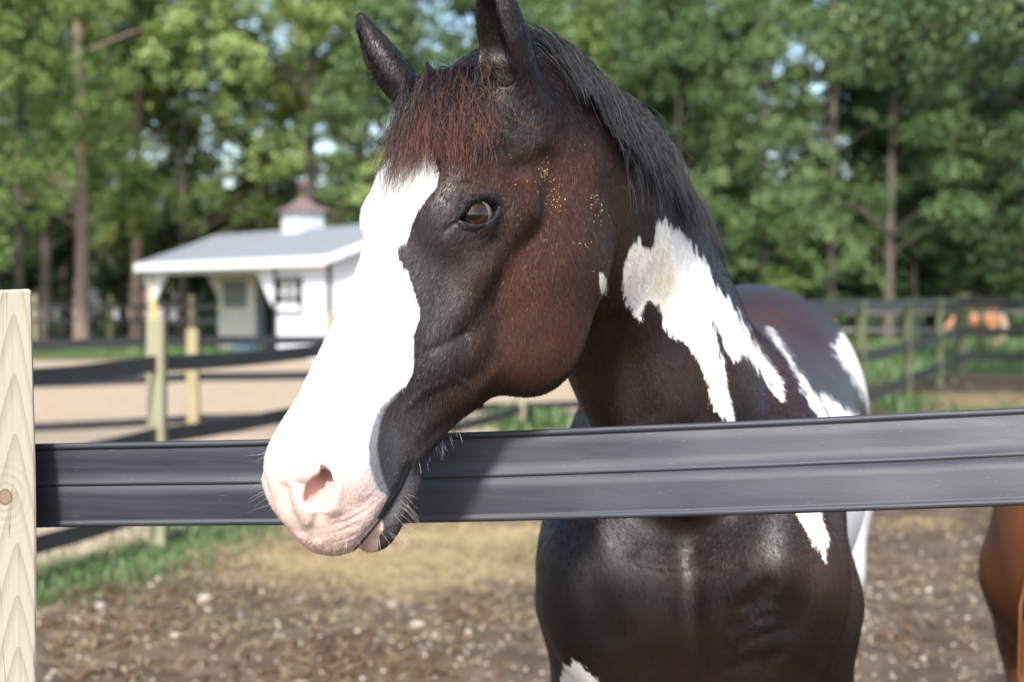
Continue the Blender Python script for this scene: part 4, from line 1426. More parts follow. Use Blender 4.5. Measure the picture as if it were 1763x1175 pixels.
# the few larger stones that can be told apart
big = [(352, 1027, 0.042, 'pale oval stone on the earth below the black rail, largest of the stones'), (675, 1028, 0.032, 'pale stone on the earth directly under the muzzle of the pinto horse'),
       (718, 1063, 0.032, 'pinkish flat stone on the earth nearest the chest of the pinto horse'), (170, 1040, 0.030, 'dull pale stone on the earth nearest the wooden fence post'),
       (302, 1104, 0.022, 'small cream stone near the bottom of the picture, left of the dung clods')]
for x, y, s, lab in big:
    q = on_ground(x, y); v, f = stone_proto(int(x), 2)
    o = link('stone', mesh_np('stone', v * s * np.array([1, 1, 0.8]), f), stone_mat('stone_%d' % x, (0.22, 0.18, 0.145), (0.34, 0.29, 0.24)), smooth=True)
    o.location = (q[0], q[1], gz(q[0], q[1]) + s * 0.25)
    tag(o, lab, 'stone', 'stones lying on the paddock earth')


def blades(name, roots, L, W, lean, rng, m, label, cat, flatlie=False):
    n = len(roots)
    a = rng.uniform(0, 6.28, n)
    d = np.stack([np.cos(a), np.sin(a), np.zeros(n)], 1)
    sd = np.stack([-np.sin(a), np.cos(a), np.zeros(n)], 1)
    L = L[:, None]; W = W[:, None]
    if flatlie:
        tilt = rng.uniform(-0.15, 0.25, n)[:, None]
        p0 = roots - d * L * 0.5 + np.array([0, 0, 0.004]); p1 = roots + np.array([0, 0, 0.006]) + np.array([0, 0, 1]) * L * 0.06; p2 = roots + d * L * 0.5 + np.array([0, 0, 1]) * tilt * L * 0.5
        wv = W
    else:
        p0 = roots; p1 = roots + np.array([0, 0, 1]) * L * 0.62 + d * L * lean * 0.35; p2 = roots + np.array([0, 0, 1]) * L * 0.92 + d * L * lean
        wv = W
    V = np.stack([p0 - sd * wv * 0.5, p0 + sd * wv * 0.5, p1 + sd * wv * 0.42, p1 - sd * wv * 0.42, p2], 1).reshape(-1, 3)
    b = np.arange(n)[:, None] * 5
    Q = (b + np.array([0, 1, 2])); Q2 = (b + np.array([0, 2, 3])); T = (b + np.array([3, 2, 4]))
    o = link(name, mesh_np(name, V, np.concatenate([Q, Q2, T])), m)
    tag(o, label, cat, kind='stuff')
    return o


def blade_mat(name, stops, trans=0.0, rough=0.6):
    m, nt, b = mat(name, rough, 0.25)
    info = nt.nodes.new('ShaderNodeNewGeometry')
    setc(nt, b, ramp(nt, info.outputs['Random Per Island'], stops))
    return m


# straw
st = []
for x, y, sx, sy, n in ((640, 962, 130, 24, 8000), (850, 925, 80, 22, 3600), (740, 915, 170, 10, 1200), (1560, 900, 60, 10, 300), (1300, 1000, 400, 80, 1100), (500, 1060, 300, 60, 600), (1630, 686, 130, 9, 2600), (150, 1100, 80, 40, 100)):
    for _ in range(n):
        x_, y_ = rng.normal(x, sx), rng.normal(y, sy)
        if y_ > 560:
            q = on_ground(x_, y_); st.append((q[0], q[1], 0.004 + 0.02 * rng.random()))
st = np.array(st); st[:, 2] += gz(st[:, 0], st[:, 1])
sf = np.where(st[:, 1] > 14, 2.2, 1.0)
blades('straw', st, rng.uniform(0.06, 0.20, len(st)) * sf, rng.uniform(0.0025, 0.005, len(st)) * sf, 0.2, rng,
       blade_mat('straw_stalk', [(0.0, (0.28, 0.195, 0.085)), (0.5, (0.52, 0.39, 0.19)), (1.0, (0.66, 0.53, 0.30))], rough=0.55), 'loose golden straw strewn over the trodden earth', 'straw', True)
# grass along the foot of the left-hand fence and beyond the right-hand one
gr = []
for _ in range(9000):
    t = rng.uniform(-0.3, 5.0); w = rng.normal(-0.02, 0.26)
    gr.append((-2.45 + 0.42 * t + w, 7.3 + t - 0.25 * w))
gr = np.array(gr)
gr = gr[(gr[:, 1] < 9.9) | (rng.random(len(gr)) < 0.25)]
gr = np.c_[gr, gz(gr[:, 0], gr[:, 1])]
gmat = blade_mat('grass_blade', [(0.0, (0.035, 0.075, 0.022)), (0.5, (0.070, 0.125, 0.045)), (1.0, (0.14, 0.19, 0.08))])
blades('grass', gr, rng.uniform(0.02, 0.09, len(gr)), rng.uniform(0.005, 0.010, len(gr)), 0.5, rng, gmat, 'fresh green grass along the foot of the left-hand black rail fence', 'grass')
g2 = []
for x, y, sx, sy, n in ((1710, 600, 70, 9, 2600), (1560, 615, 40, 14, 1600), (1535, 632, 40, 12, 1200), (1640, 622, 70, 8, 900), (900, 728, 34, 7, 700), (1530, 572, 60, 6, 900), (1600, 560, 160, 4, 900), (420, 607, 120, 4, 800), (1560, 700, 30, 5, 200)):
    for _ in range(n):
        x_, y_ = rng.normal(x, sx), rng.normal(y, sy)
        if y_ > 545:
            q = on_ground(x_, y_); g2.append((q[0], q[1], 0.0))
g2 = np.array(g2); g2[:, 2] = gz(g2[:, 0], g2[:, 1])
blades('grass', g2, rng.uniform(0.06, 0.28, len(g2)), rng.uniform(0.02, 0.045, len(g2)), 0.5, rng, gmat, 'green grass and weeds around the far fences', 'grass')

# ------------------------------------------------------------------ near fence: wooden post and black flexible rail
def post_material(name='post_wood', pale=(0.35, 0.315, 0.26), dark=(0.225, 0.175, 0.125), green=(0.34, 0.35, 0.23), knots=True, sc_=1.0):
    m, nt, b = mat(name, 0.78, 0.2)
    tc = nt.nodes.new('ShaderNodeTexCoord')
    mp = nt.nodes.new('ShaderNodeMapping')
    mp.inputs['Scale'].default_value = (9.0 * sc_, 9.0 * sc_, 0.85 * sc_)
    nt.links.new(tc.outputs['Object'], mp.inputs[0])
    big = nt.nodes.new('ShaderNodeTexNoise')
    big.inputs['Scale'].default_value = 1.0; big.inputs['Detail'].default_value = 1.5; big.inputs['Distortion'].default_value = 0.5
    nt.links.new(mp.outputs[0], big.inputs['Vector'])
    if knots:
        s0 = nt.nodes.new('ShaderNodeSeparateXYZ'); nt.links.new(tc.outputs['Object'], s0.inputs[0])
        ddx = math_n(nt, 'SUBTRACT', s0.outputs[0], 0.036)
        vee = math_n(nt, 'SQRT', math_n(nt, 'ADD', math_n(nt, 'POWER', ddx, 2.0), 0.00003))
        ph_ = math_n(nt, 'ADD', math_n(nt, 'MULTIPLY', vee, 5.2), s0.outputs[2])
        ph_ = math_n(nt, 'ADD', ph_, math_n(nt, 'MULTIPLY', big.outputs['Fac'], 0.26))
        rings = math_n(nt, 'FRACT', math_n(nt, 'MULTIPLY', ph_, 14.0))
    else:
        rings = math_n(nt, 'FRACT', math_n(nt, 'MULTIPLY', big.outputs['Fac'], 9.0))
    ring = maprange(nt, rings, 0.45, 1.0)
    fib = noise(nt, 1.0, 5, 0.7, mapscale=(260, 260, 7))
    c = mixc(nt, math_n(nt, 'MULTIPLY', math_n(nt, 'POWER', ring, 1.3), 0.75), pale, dark)
    c = mixc(nt, maprange(nt, noise(nt, 1.0, 2, mapscale=(8, 8, 2)), 0.5, 0.75, 0.0, 0.55), c, green)
    c = mixc(nt, maprange(nt, fib, 0.35, 0.7, 0.0, 0.4), c, tuple(x * 0.72 for x in pale))
    if knots:
        sep = nt.nodes.new('ShaderNodeSeparateXYZ'); nt.links.new(tc.outputs['Object'], sep.inputs[0])
        dx = math_n(nt, 'MULTIPLY', math_n(nt, 'SUBTRACT', sep.outputs[0], 0.0215), 1.0)
        dz = math_n(nt, 'MULTIPLY', math_n(nt, 'SUBTRACT', sep.outputs[2], 1.262), 0.8)
        r = math_n(nt, 'SQRT', math_n(nt, 'ADD', math_n(nt, 'POWER', dx, 2.0), math_n(nt, 'POWER', dz, 2.0)))
        halo = math_n(nt, 'FRACT', math_n(nt, 'MULTIPLY', math_n(nt, 'ADD', r, math_n(nt, 'MULTIPLY', fib, 0.004)), 110.0))
        c = mixc(nt, math_n(nt, 'MULTIPLY', maprange(nt, halo, 0.4, 1.0), maprange(nt, r, 0.05, 0.016, 0.0, 0.55)), c, dark)
        c = mixc(nt, maprange(nt, r, 0.0085, 0.0065), c, (0.22, 0.155, 0.105))
        c = mixc(nt, math_n(nt, 'MULTIPLY', maprange(nt, r, 0.006, 0.0078), maprange(nt, r, 0.0095, 0.0082)), c, (0.14, 0.085, 0.05))
    # hairline drying cracks
    crack = noise(nt, 1.0, 3, 0.5, mapscale=(70, 70, 1.2))
    c = mixc(nt, maprange(nt, math_n(nt, 'ABSOLUTE', math_n(nt, 'SUBTRACT', crack, 0.5)), 0.010, 0.004, 0.0, 0.6), c, (0.12, 0.075, 0.045))
    setc(nt, b, c)
    bump(nt, b, math_n(nt, 'ADD', math_n(nt, 'MULTIPLY', fib, 0.6), math_n(nt, 'MULTIPLY', ring, 0.3)), 0.5, 0.002)
    return m


def rail_material():
    m, nt, b = mat('rail_black_vinyl', 0.5, 0.42)
    st_ = noise(nt, 1.0, 2, 0.5, mapscale=(0.8, 60, 160))
    blotch = noise(nt, 7.0, 4, 0.6)
    dust = noise(nt, 160, 3, 0.6)
    c = mixc(nt, maprange(nt, st_, 0.3, 0.75), (0.020, 0.0235, 0.031), (0.031, 0.0355, 0.045))
    c = mixc(nt, maprange(nt, blotch, 0.5, 0.8, 0.0, 0.22), c, (0.07, 0.07, 0.075))
    sc1 = noise(nt, 1.0, 2, 0.5, mapscale=(30, 200, 260))
    c = mixc(nt, maprange(nt, sc1, 0.73, 0.80, 0.0, 0.3), c, (0.16, 0.16, 0.16))
    c = mixc(nt, maprange(nt, dust, 0.72, 0.82, 0.0, 0.25), c, (0.16, 0.15, 0.14))
    sc2 = noise(nt, 1.0, 3, 0.6, mapscale=(2.5, 300, 420))
    c = mixc(nt, maprange(nt, sc2, 0.66, 0.74, 0.0, 0.28), c, (0.17, 0.17, 0.175))
    setc(nt, b, c)
    nt.links.new(maprange(nt, math_n(nt, 'ADD', math_n(nt, 'MULTIPLY', st_, 0.6), math_n(nt, 'MULTIPLY', blotch, 0.5)), 0.2, 0.9, 0.44, 0.66), b.inputs['Roughness'])
    bump(nt, b, math_n(nt, 'ADD', math_n(nt, 'MULTIPLY', st_, 0.5), math_n(nt, 'MULTIPLY', blotch, 0.6)), 0.09, 0.003)
    return m


RAILM = rail_material()
POSTM = post_material()
RH = 0.120                                                   # rail height


def near_rail():
    # profile: (out towards the camera, height) down the front face, then back up
    h = RH
    front = [(0.0035, h * 0.5), (0.0060, h * 0.487), (0.0064, h * 0.452), (0.0044, h * 0.432), (0.0024, h * 0.427), (0.0032, h * 0.41), (0.0034, h * 0.30), (0.0018, h * 0.16), (0.0030, h * 0.055), (0.0052, h * 0.035),
             (0.0056, h * 0.012), (0.0046, -h * 0.004), (0.0020, -h * 0.009), (0.0036, -h * 0.016), (0.0040, -h * 0.14), (0.0026, -h * 0.28), (0.0034, -h * 0.41), (0.0030, -h * 0.425), (0.0050, -h * 0.437), (0.0060, -h * 0.47), (0.0040, -h * 0.495), (0.0015, -h * 0.5)]
    back = [(-0.0045, -h * 0.49), (-0.0045, -h * 0.44), (-0.0015, -h * 0.42), (-0.0015, h * 0.42), (-0.0045, h * 0.44), (-0.0045, h * 0.49)]
    prof = np.array(front + back)
    rows = []
    xs_ = np.linspace(-140, 2160, 190)
    for i, x in enumerate(xs_):
        f = (x - 62) / (1763 - 62)
        yt = np.interp(x, [-140, 62, 470, 900, 1300, 1763, 2160], [771, 762, 755, 741, 724, 700, 676])
        yb = np.interp(x, [-140, 62, 470, 900, 1300, 1763, 2160], [915, 910, 906, 897, 887, 872, 858])
        d = RH * F_PX / (yb - yt)
        c = at(x, (yt + yb) / 2, np.interp(x, [-140, 62, 900, 1763, 2160], [2.00, 1.975, 1.885, 1.715, 1.645]))
        rows.append((c, 0.0))
    C = np.array([r[0] for r in rows])
    # smooth the path a little
    for _ in range(20):
        C[1:-1] = 0.25 * C[:-2] + 0.5 * C[1:-1] + 0.25 * C[2:]
    T = np.gradient(C, axis=0); T /= np.linalg.norm(T, axis=1)[:, None]
    V = []
    for i, (c, t) in enumerate(zip(C, T)):
        f = i / (len(C) - 1)
        outn = np.cross(t, [0, 0, 1]); outn /= np.linalg.norm(outn)
        if outn[1] > 0: outn = -outn
        upn = np.cross(outn, t); upn /= np.linalg.norm(upn)
        if upn[2] < 0: upn = -upn
        tw = np.interp(f, [0, 0.25, 0.45, 0.7, 1.0], [-0.16, -0.12, 0.08, 0.26, 0.36]) + 0.012 * math.sin(f * 23)
        o2 = outn * math.cos(tw) + upn * math.sin(tw); u2 = upn * math.cos(tw) - outn * math.sin(tw)
        wav = 0.0012 * math.sin(f * 31 + 1) + 0.0008 * math.sin(f * 57)
        V.append(c + prof[:, :1] * o2 + prof[:, 1:] * u2 + o2 * (wav * np.cos(prof[:, 1:] / h * 4)))
    V = np.array(V); k = len(prof); n = len(V)
    idx = np.arange(n * k).reshape(n, k)
    nxt = np.roll(idx, -1, axis=1)
    Fq = np.stack([idx[:-1], nxt[:-1], nxt[1:], idx[1:]], -1).reshape(-1, 4)
    return V.reshape(-1, 3), Fq


nf = empty('paddock_fence', on_ground(0, 1300))
fx, fy, _ = nf.location
V, Fq = near_rail()
rail = link('rail', mesh_np('rail', V - np.array([fx, fy, nf.location[2]]), Fq), RAILM, nf, smooth=True)
me = rail.data
pc = at(60, 760, 1.93)


def wood_post(w, d, h, seed, bev=0.008, chips=True, seg=10):
    """square sawn post standing on z=0, rounded arrises, slightly uneven top"""
    bm = bmesh.new()
    bmesh.ops.create_cube(bm, size=1.0)
    bmesh.ops.scale(bm, vec=(w, d, h), verts=bm.verts)
    bmesh.ops.translate(bm, vec=(0, 0, h / 2), verts=bm.verts)
    bmesh.ops.bevel(bm, geom=list(bm.edges), offset=bev, segments=3, affect='EDGES', profile=0.6)
    r = random.Random(seed)
    long = [e for e in bm.edges if abs(e.verts[0].co.z - e.verts[1].co.z) > h * 0.5]
    bmesh.ops.subdivide_edges(bm, edges=long, cuts=seg, use_grid_fill=True)
    for v in bm.verts:
        v.co.x += 0.0016 * math.sin(v.co.z * 9 + seed) + r.uniform(-1, 1) * 0.0005
        if v.co.z > h - 0.02:
            v.co.z += 0.002 * math.sin(v.co.x * 90 + seed) + r.uniform(-1, 1) * 0.0007
    me = bpy.data.meshes.new('post'); bm.to_mesh(me); bm.free()
    return me


PW = 0.118
topz = at(30, 501, 1.90)[2]
edge = at(59, 760, 1.90)
turn = math.atan2(0.66, 1.9)
pm = wood_post(PW, 0.10, topz + 0.03, 3, 0.005, seg=12)
po = link('post', pm, POSTM, nf)
po.rotation_euler = (0, 0, turn)
# its broad face is turned to the camera; the right-hand front arris stands at the rail
cr_ = Vector((math.cos(turn) * PW / 2 + math.sin(turn) * 0.05, math.sin(turn) * PW / 2 - math.cos(turn) * 0.05, 0))
po.location = Vector((edge[0], edge[1], -0.03)) - cr_ - nf.location
po['label'] = 'pale sawn wooden post with brown grain and a knot'
# the next post of the same fence, out of the picture on the right, carries the other end of the rail
o = link('post', pm, POSTM, nf)
q = at(2120, 900, 1.60)
o.location = Vector((q[0], q[1], -0.03)) - nf.location
tag(nf, 'near fence of a pale wooden post and a wide black flexible rail', 'fence')

# ------------------------------------------------------------------ other rail fences
POST_GREY = post_material('post_weathered', (0.27, 0.26, 0.17), (0.19, 0.17, 0.11), (0.22, 0.23, 0.13), False, 0.6)
POST_GOLD = post_material('post_golden', (0.30, 0.255, 0.145), (0.23, 0.19, 0.10), (0.25, 0.24, 0.13), False, 0.6)
POST_DARK = post_material('post_dark', (0.085, 0.10, 0.055), (0.05, 0.055, 0.03), (0.07, 0.10, 0.05), False, 0.6)
FARRAIL = simple('rail_far_vinyl', (0.016, 0.017, 0.021), 0.45, 0.3, 3.0, 0.5)


def rail_between(pts, h, th, name, parent, m, sag=0.0):
    """ribbon rail through the points (rail centre line), with thickness"""
    mb = MB()
    pts = [Vector(p) for p in pts]
    fine_ = []
    for a, b in zip(pts, pts[1:]):
        for j in range(8):
            t = j / 8
            fine_.append(a.lerp(b, t) - Vector((0, 0, sag * 4 * t * (1 - t))))
    fine_.append(pts[-1])
    prof = [(-th, h / 2), (th, h / 2), (th * 1.3, h * 0.42), (th, h * 0.36), (th, -h * 0.36), (th * 1.3, -h * 0.42), (th, -h / 2), (-th, -h / 2)]
    n0 = len(mb.v); k = len(prof)
    for i, p in enumerate(fine_):
        t = (fine_[min(i + 1, len(fine_) - 1)] - fine_[max(i - 1, 0)]).normalized()
        o_ = t.cross(Vector((0, 0, 1))).normalized()
        for a, b in prof:
            mb.v.append(tuple(p + o_ * a + Vector((0, 0, b))))
    for i in range(len(fine_) - 1):
        for j in range(k):
            mb.f.append((n0 + i * k + j, n0 + i * k + (j + 1) % k, n0 + (i + 1) * k + (j + 1) % k, n0 + (i + 1) * k + j))
    mb.f += [tuple(n0 + j for j in range(k)), tuple(n0 + (len(fine_) - 1) * k + j for j in reversed(range(k)))]
    return mb.build(name, m, parent)


def rail_fence(name, line, heights, posts, label, postm, rail_h=0.10, post_h=1.36, pw=0.11, sag=0.02, group=None, lean=0.0, railm=None, postms=None, far=False):
    """line: list of (x, y); posts: list of (x, y); rails pass on the camera side of the posts"""
    o = empty(name, (line[0][0], line[0][1], 0))
    L = Vector(o.location)
    for h in heights:
        side = Vector((0, (1 if far else -1) * (pw / 2 + 0.012), 0))
        r = rail_between([Vector((x, y, h)) + side - L for x, y in line], rail_h, 0.006, 'rail', o, railm or FARRAIL, sag)
    mesh = wood_post(pw, pw, 1.0, 5, 0.006, seg=2)
    for i, (x, y) in enumerate(posts):
        c = link('post', mesh if not postms else mesh.copy(), None, o)
        if not c.data.materials:
            c.data.materials.append((postms or {}).get(i, postm))
        c.location = Vector((x, y, -0.05)) - L
        c.scale = (1, 1, post_h + 0.05)
    tag(o, label, 'fence', group)
    return o


A0, A1 = at(60, 643, 7.3), at(270, 627, 8.45)
dA = nrm((A1 - A0) * np.array([1, 1, 0]))
lineA = [tuple((A1 + dA * t)[:2]) for t in (-4.2, -1.9, 0, 2.6, 5.2, 7.8)]
rail_fence('rail_fence', lineA, (1.10, 0.67, 0.24), lineA, 'black three-rail fence with a weathered greenish post in front of the pale sand', POST_GREY, 0.098, 1.36, 0.10)
B1 = at(332, 590, 15.4)
dB = nrm([1.0, 0.55, 0])
lineB = [tuple((B1 + dB * t)[:2]) for t in (-6.0, -3.0, 0, 3.0, 6.0, 9.0)]
rail_fence('rail_fence', lineB, (1.02, 0.62, 0.16), lineB, 'black rail fence with a golden new post across the pale sand before the white barn', POST_GOLD, 0.095, 1.14, 0.12, far=True)
C0, C1 = at(1480, 540, 16.3), at(1657, 515, 28.0)
dC = (C1 - C0)[:2] / np.linalg.norm((C1 - C0)[:2])
lineC = [tuple(C1[:2] - dC * t) for t in (16.5, 12.6, 8.4, 4.2, 0.0)]
hC = (1.40, 0.80, 0.32)
rail_fence('rail_fence', lineC, hC, lineC[:-1], 'black three-rail fence from behind the rump of the pinto horse up to the corner post', POST_DARK, 0.145, 1.45, 0.11)
lineD = [(C1[0], C1[1]), (C1[0] + 3.6, C1[1] + 0.15), (C1[0] + 7.2, C1[1] + 0.3)]
rail_fence('rail_fence', lineD, hC, lineD, 'black three-rail fence going right from the dark green corner post', POST_DARK, 0.15, 1.55, 0.24)
# pale board fences further off
PALE = simple('weathered_board', (0.15, 0.14, 0.125), 0.8, 0.2, 3.0)
lineE = [tuple(at(x, 530, 37)[:2]) for x in (1200, 1330, 1480, 1570, 1690, 1830)]
rail_fence('board_fence', lineE, (1.08, 0.62), lineE, 'pale grey board fence beyond the corner post, in front of the wood', POST_DARK, 0.10, 1.25, 0.11, 0.0, railm=PALE)
lineF = [tuple(at(x, 540, 47)[:2]) for x in (-60, 60, 190, 330, 470, 610)]
rail_fence('rail_fence', lineF, (1.15, 0.7), lineF, 'dark rail fence behind the white barn at the edge of the wood', POST_GOLD, 0.12, 1.55, 0.14)

# ------------------------------------------------------------------ white barn with an open porch
def build_barn():
    P1, P2 = np.array([-4.25, 33.0]), np.array([-10.35, 40.6])
    ex = (P2 - P1); W = float(np.linalg.norm(ex)); ang = math.atan2(ex[1], ex[0])
    # barn frame: x along the front from the near right corner to the left, y towards the camera side (front), so back is -y
    o = empty('barn', (P1[0], P1[1], -0.03), ang)
    wall = simple('barn_white_paint', (0.60, 0.625, 0.67), 0.6, 0.04, 2.0)
    trim = simple('barn_trim_white', (0.66, 0.67, 0.70), 0.55, 0.04, 2.0)
    black = simple('barn_black_trim', (0.02, 0.02, 0.022), 0.5)
    beige = simple('stall_board', (0.60, 0.57, 0.52), 0.7, 0.1, 3.0)
    wood = simple('porch_wood', (0.24, 0.10, 0.055), 0.7, 0.2, 4.0)
    gold = simple('porch_post_wood', (0.60, 0.44, 0.18), 0.7, 0.15, 4.0, mapscale=(6, 6, 0.6))
    roof = simple('roof_shingle', (0.19, 0.20, 0.22), 0.85, 0.25, 9.0, bmp=0.4)
    copper = simple('copper_roof', (0.21, 0.15, 0.14), 0.5, 0.25, 3.0, metallic=0.3)
    glass, gnt, gb = mat('window_glass', 0.08, 0.5); setc(gnt, gb, (0.05, 0.055, 0.05))
    door_shade = simple('barn_inside_shade', (0.014, 0.011, 0.009), 0.9)
    # the front faces the camera: at this angle front normal is +y of the frame rotated; find its sign
    fr = np.array([-math.sin(ang), math.cos(ang)])
    s = 1.0 if fr @ (-P1) > 0 else -1.0
    D, EAVE, RIDGE, OV = 4.7, 2.36, 3.28, 0.28
    xc = W * 0.26                                            # closed part from x=0 to xc
    yb = -s * D
    bx = lambda n, m, x0, x1, y0, y1, z0, z1, par=o, bev=0.0: MB().box(x0, x1, min(y0, y1), max(y0, y1), z0, z1).build(n, m, par, bevel=bev)
    # boards of the two walls in view, each its own piece, on a backing wall
    bw_ = 0.205
    back = bx('wall', wall, 0.06, xc - 0.02, -s * 0.06, yb + s * 0.06, 0.0, EAVE - 0.02)
    wx0, wx1, wz0, wz1 = W * 0.128, W * 0.248, 1.16, 1.93
    cache = {}

    def board(L, axis, x, y, z0):
        key = (round(L, 3), axis)
        if key not in cache:
            mb = MB()
            if axis == 'x': mb.box(0.006, bw_ - 0.006, -0.012, 0.012, 0, L)
            else: mb.box(-0.012, 0.012, 0.006, bw_ - 0.006, 0, L)
            cache[key] = mb.mesh('board'); cache[key].materials.append(wall)
        b = link('board', cache[key], None, back)
        b.location = (x, y, z0)
    x = 0.0
    while x + bw_ <= xc + 0.01:
        if wx0 - bw_ < x < wx1:
            board(wz0 - 0.02, 'x', x, -s * 0.03, 0.02); board(EAVE - 0.1 - wz1, 'x', x, -s * 0.03, wz1)
        else:
            board(EAVE - 0.12, 'x', x, -s * 0.03, 0.02)
        x += bw_
    nside = int(D / bw_)
    for i in range(nside):
        y0 = -s * (i + (1 if s > 0 else 0)) * bw_
        ym = (i + 0.5) * bw_
        hgt = EAVE + (RIDGE - EAVE) * (1 - abs(ym - D / 2) / (D / 2)) - 0.12
        board(round(hgt, 2), 'y', 0.03, y0, 0.02)
    # corner and jamb trims
    bx('corner_trim', black, -0.01, 0.07, 0.012 * s, -0.07 * s, 0.0, EAVE - 0.1)
    bx('corner_trim', black, xc - 0.05, xc + 0.04, 0.012 * s, -0.07 * s, 0.0, EAVE - 0.1)
    # window
    w = bx('window', trim, wx0 + 0.03, wx1 - 0.03, s * 0.02, -s * 0.05, wz0, wz0 + 0.16)
    fr_ = MB()
    for a, b_, c, d in ((wx0, wx1, wz0 - 0.05, wz0), (wx0, wx1, wz1, wz1 + 0.05), (wx0 - 0.05, wx0, wz0 - 0.05, wz1 + 0.05), (wx1, wx1 + 0.05, wz0 - 0.05, wz1 + 0.05)):
        fr_.box(a, b_, min(0, s * 0.04), max(0, s * 0.04), c, d)
    fr_.build('frame', black, w)
    for i in range(3):
        for j in range(2):
            dx, dz = (wx1 - wx0) / 3, (wz1 - wz0 - 0.16) / 2
            MB().box(wx0 + dx * i + 0.015, wx0 + dx * (i + 1) - 0.015, -0.012 + s * -0.02, 0.012 + s * -0.02, wz0 + 0.16 + dz * j + 0.015, wz0 + 0.16 + dz * (j + 1) - 0.015).build('pane', glass, w)
    mu = MB()
    for i in range(1, 3): mu.box(wx0 + dx * i - 0.015, wx0 + dx * i + 0.015, -0.016, 0.016, wz0 + 0.16, wz1)
    mu.box(wx0, wx1, -0.015, 0.015, wz0 + 0.16 + dz - 0.015, wz0 + 0.16 + dz + 0.015)
    mu.build('muntins', trim, w)
    # porch: posts, brackets, beam, inner stall wall, dark sheet for the shaded opening
    hb = MB().box(xc + 0.05, W, min(-s * 0.02, -s * 0.16), max(-s * 0.02, -s * 0.16), EAVE - 0.24, EAVE - 0.02).build('beam', trim, o)
    for px_ in (W - 0.09,):
        bx('porch_post', gold, px_ - 0.08, px_ + 0.08, -s * 0.02, -s * 0.18, 0, EAVE - 0.24)
    def bracket(x0, dirx):
        pts = [(x0, -s * 0.05, EAVE - 0.25), (x0 + dirx * 0.95, -s * 0.05, EAVE - 0.25), (x0 + dirx * 0.12, -s * 0.05, EAVE - 1.10), (x0, -s * 0.05, EAVE - 1.10)]
        MB().quadprism(pts, (0, -s * 0.08, 0)).build('bracket', trim, o)
    bracket(W, -1); bracket(xc + 0.06, 1)
    ys_ = -s * 1.6
    st_w, sx0 = W * 0.876, W * 0.665
    # inner stall front, seen through the porch
    bx('stall_wall', beige, sx0, st_w, ys_, ys_ - s * 0.08, 0.0, EAVE)
    gw = bx('stall_grille', simple('grille_grey', (0.17, 0.20, 0.19), 0.5), sx0 + 0.5, st_w - 0.25, ys_ + s * 0.03, ys_ - s * 0.0, 1.2, 1.95)
    for i in range(11):
        x_ = sx0 + 0.6 + i * (st_w - sx0 - 0.95) / 10
        MB().tube([(x_, ys_ + s * 0.05, 1.2), (x_, ys_ + s * 0.05, 1.95)], 0.014, 6).build('bar', simple('bar_steel', (0.30, 0.33, 0.33), 0.4) if i == 0 else gw.children[0].data.materials[0], gw)
    bx('doorway_shade', door_shade, xc - 0.02, sx0 - 0.004, ys_ - s * 0.3, ys_ - s * 0.36, 0.0, 2.2)  # near-black sheet standing in for the shade inside the barn
    bx('side_wall', wall, st_w - 0.05, st_w + 0.02, ys_ - s * 0.1, yb + s * 0.1, 0.0, EAVE)
    bx('lintel', wood, xc + 0.02, st_w, ys_ + s * 0.02, ys_ - s * 0.02, 2.2, EAVE + 0.3)
    pts = [(st_w + 0.02, ys_ + s * 0.02, EAVE), (st_w + 1.0, ys_ + s * 0.02, EAVE), (st_w + 0.1, ys_ + s * 0.02, EAVE - 0.85), (st_w + 0.02, ys_ + s * 0.02, EAVE - 0.85)]
    MB().quadprism(pts, (0, -s * 0.09, 0)).build('bracket', beige, o)
    bx('porch_post', beige, st_w, st_w + 0.13, ys_, ys_ - s * 0.13, 0, EAVE)
    bx('blue_panel', simple('blue_tarp', (0.06, 0.12, 0.24), 0.6), sx0 - 0.6, sx0 + 0.5, -s * 1.2, -s * 1.3, 0.0, 0.3)
    # roof: two slopes with thickness, white fascia
    rx0, rx1 = -0.32, W + 0.30
    def slope(y0, z0, y1, z1, name):
        pts = [(rx0, y0, z0), (rx0, y1, z1), (rx0, y1, z1 + 0.07), (rx0, y0, z0 + 0.07)]
        return MB().quadprism(pts, (rx1 - rx0, 0, 0)).build(name, roof, o)
    r1 = slope(s * OV, EAVE + 0.03, -s * D / 2, RIDGE, 'roof')
    slope(-s * D / 2 - s * 0.003, RIDGE, -s * (D + OV), EAVE + 0.03, 'roof')
    bx('fascia', trim, rx0 - 0.01, rx1 + 0.01, s * (OV + 0.004), s * (OV + 0.05), EAVE - 0.13, EAVE + 0.09)
    bx('soffit', trim, rx0, rx1, s * OV, -s * 0.2, EAVE - 0.015, EAVE + 0.012)
    for xx in (rx0 - 0.045, rx1 + 0.008):
        for sg in (1, -1):
            ya = s * OV if sg > 0 else -s * (D + OV)
            pts = [(xx, ya, EAVE - 0.08), (xx, -s * D / 2, RIDGE - 0.10), (xx, -s * D / 2, RIDGE + 0.075), (xx, ya, EAVE + 0.085)]
            MB().quadprism(pts, (0.036, 0, 0)).build('rake_board', trim, o)
    MB().quadprism([(0.07, -s * 0.1, EAVE), (0.07, -s * D / 2, RIDGE - 0.02), (0.07, -s * (D - 0.1), EAVE)], (0.03, 0, 0)).build('gable', wall, o)
    # cupola
    cx_ = W * 0.53; cy = -s * D / 2
    c0 = RIDGE - 0.35
    hw = 0.40
    cu = bx('cupola', trim, cx_ - hw, cx_ + hw, cy - hw, cy + hw, c0, RIDGE + 0.52)
    for k in range(7):
        z = RIDGE + 0.03 + k * 0.062
        MB().box(cx_ - hw - 0.02, cx_ + hw + 0.02, cy - hw - 0.02, cy + hw + 0.02, z, z + 0.03).build('louvre', wall, cu)
    zt = RIDGE + 0.52
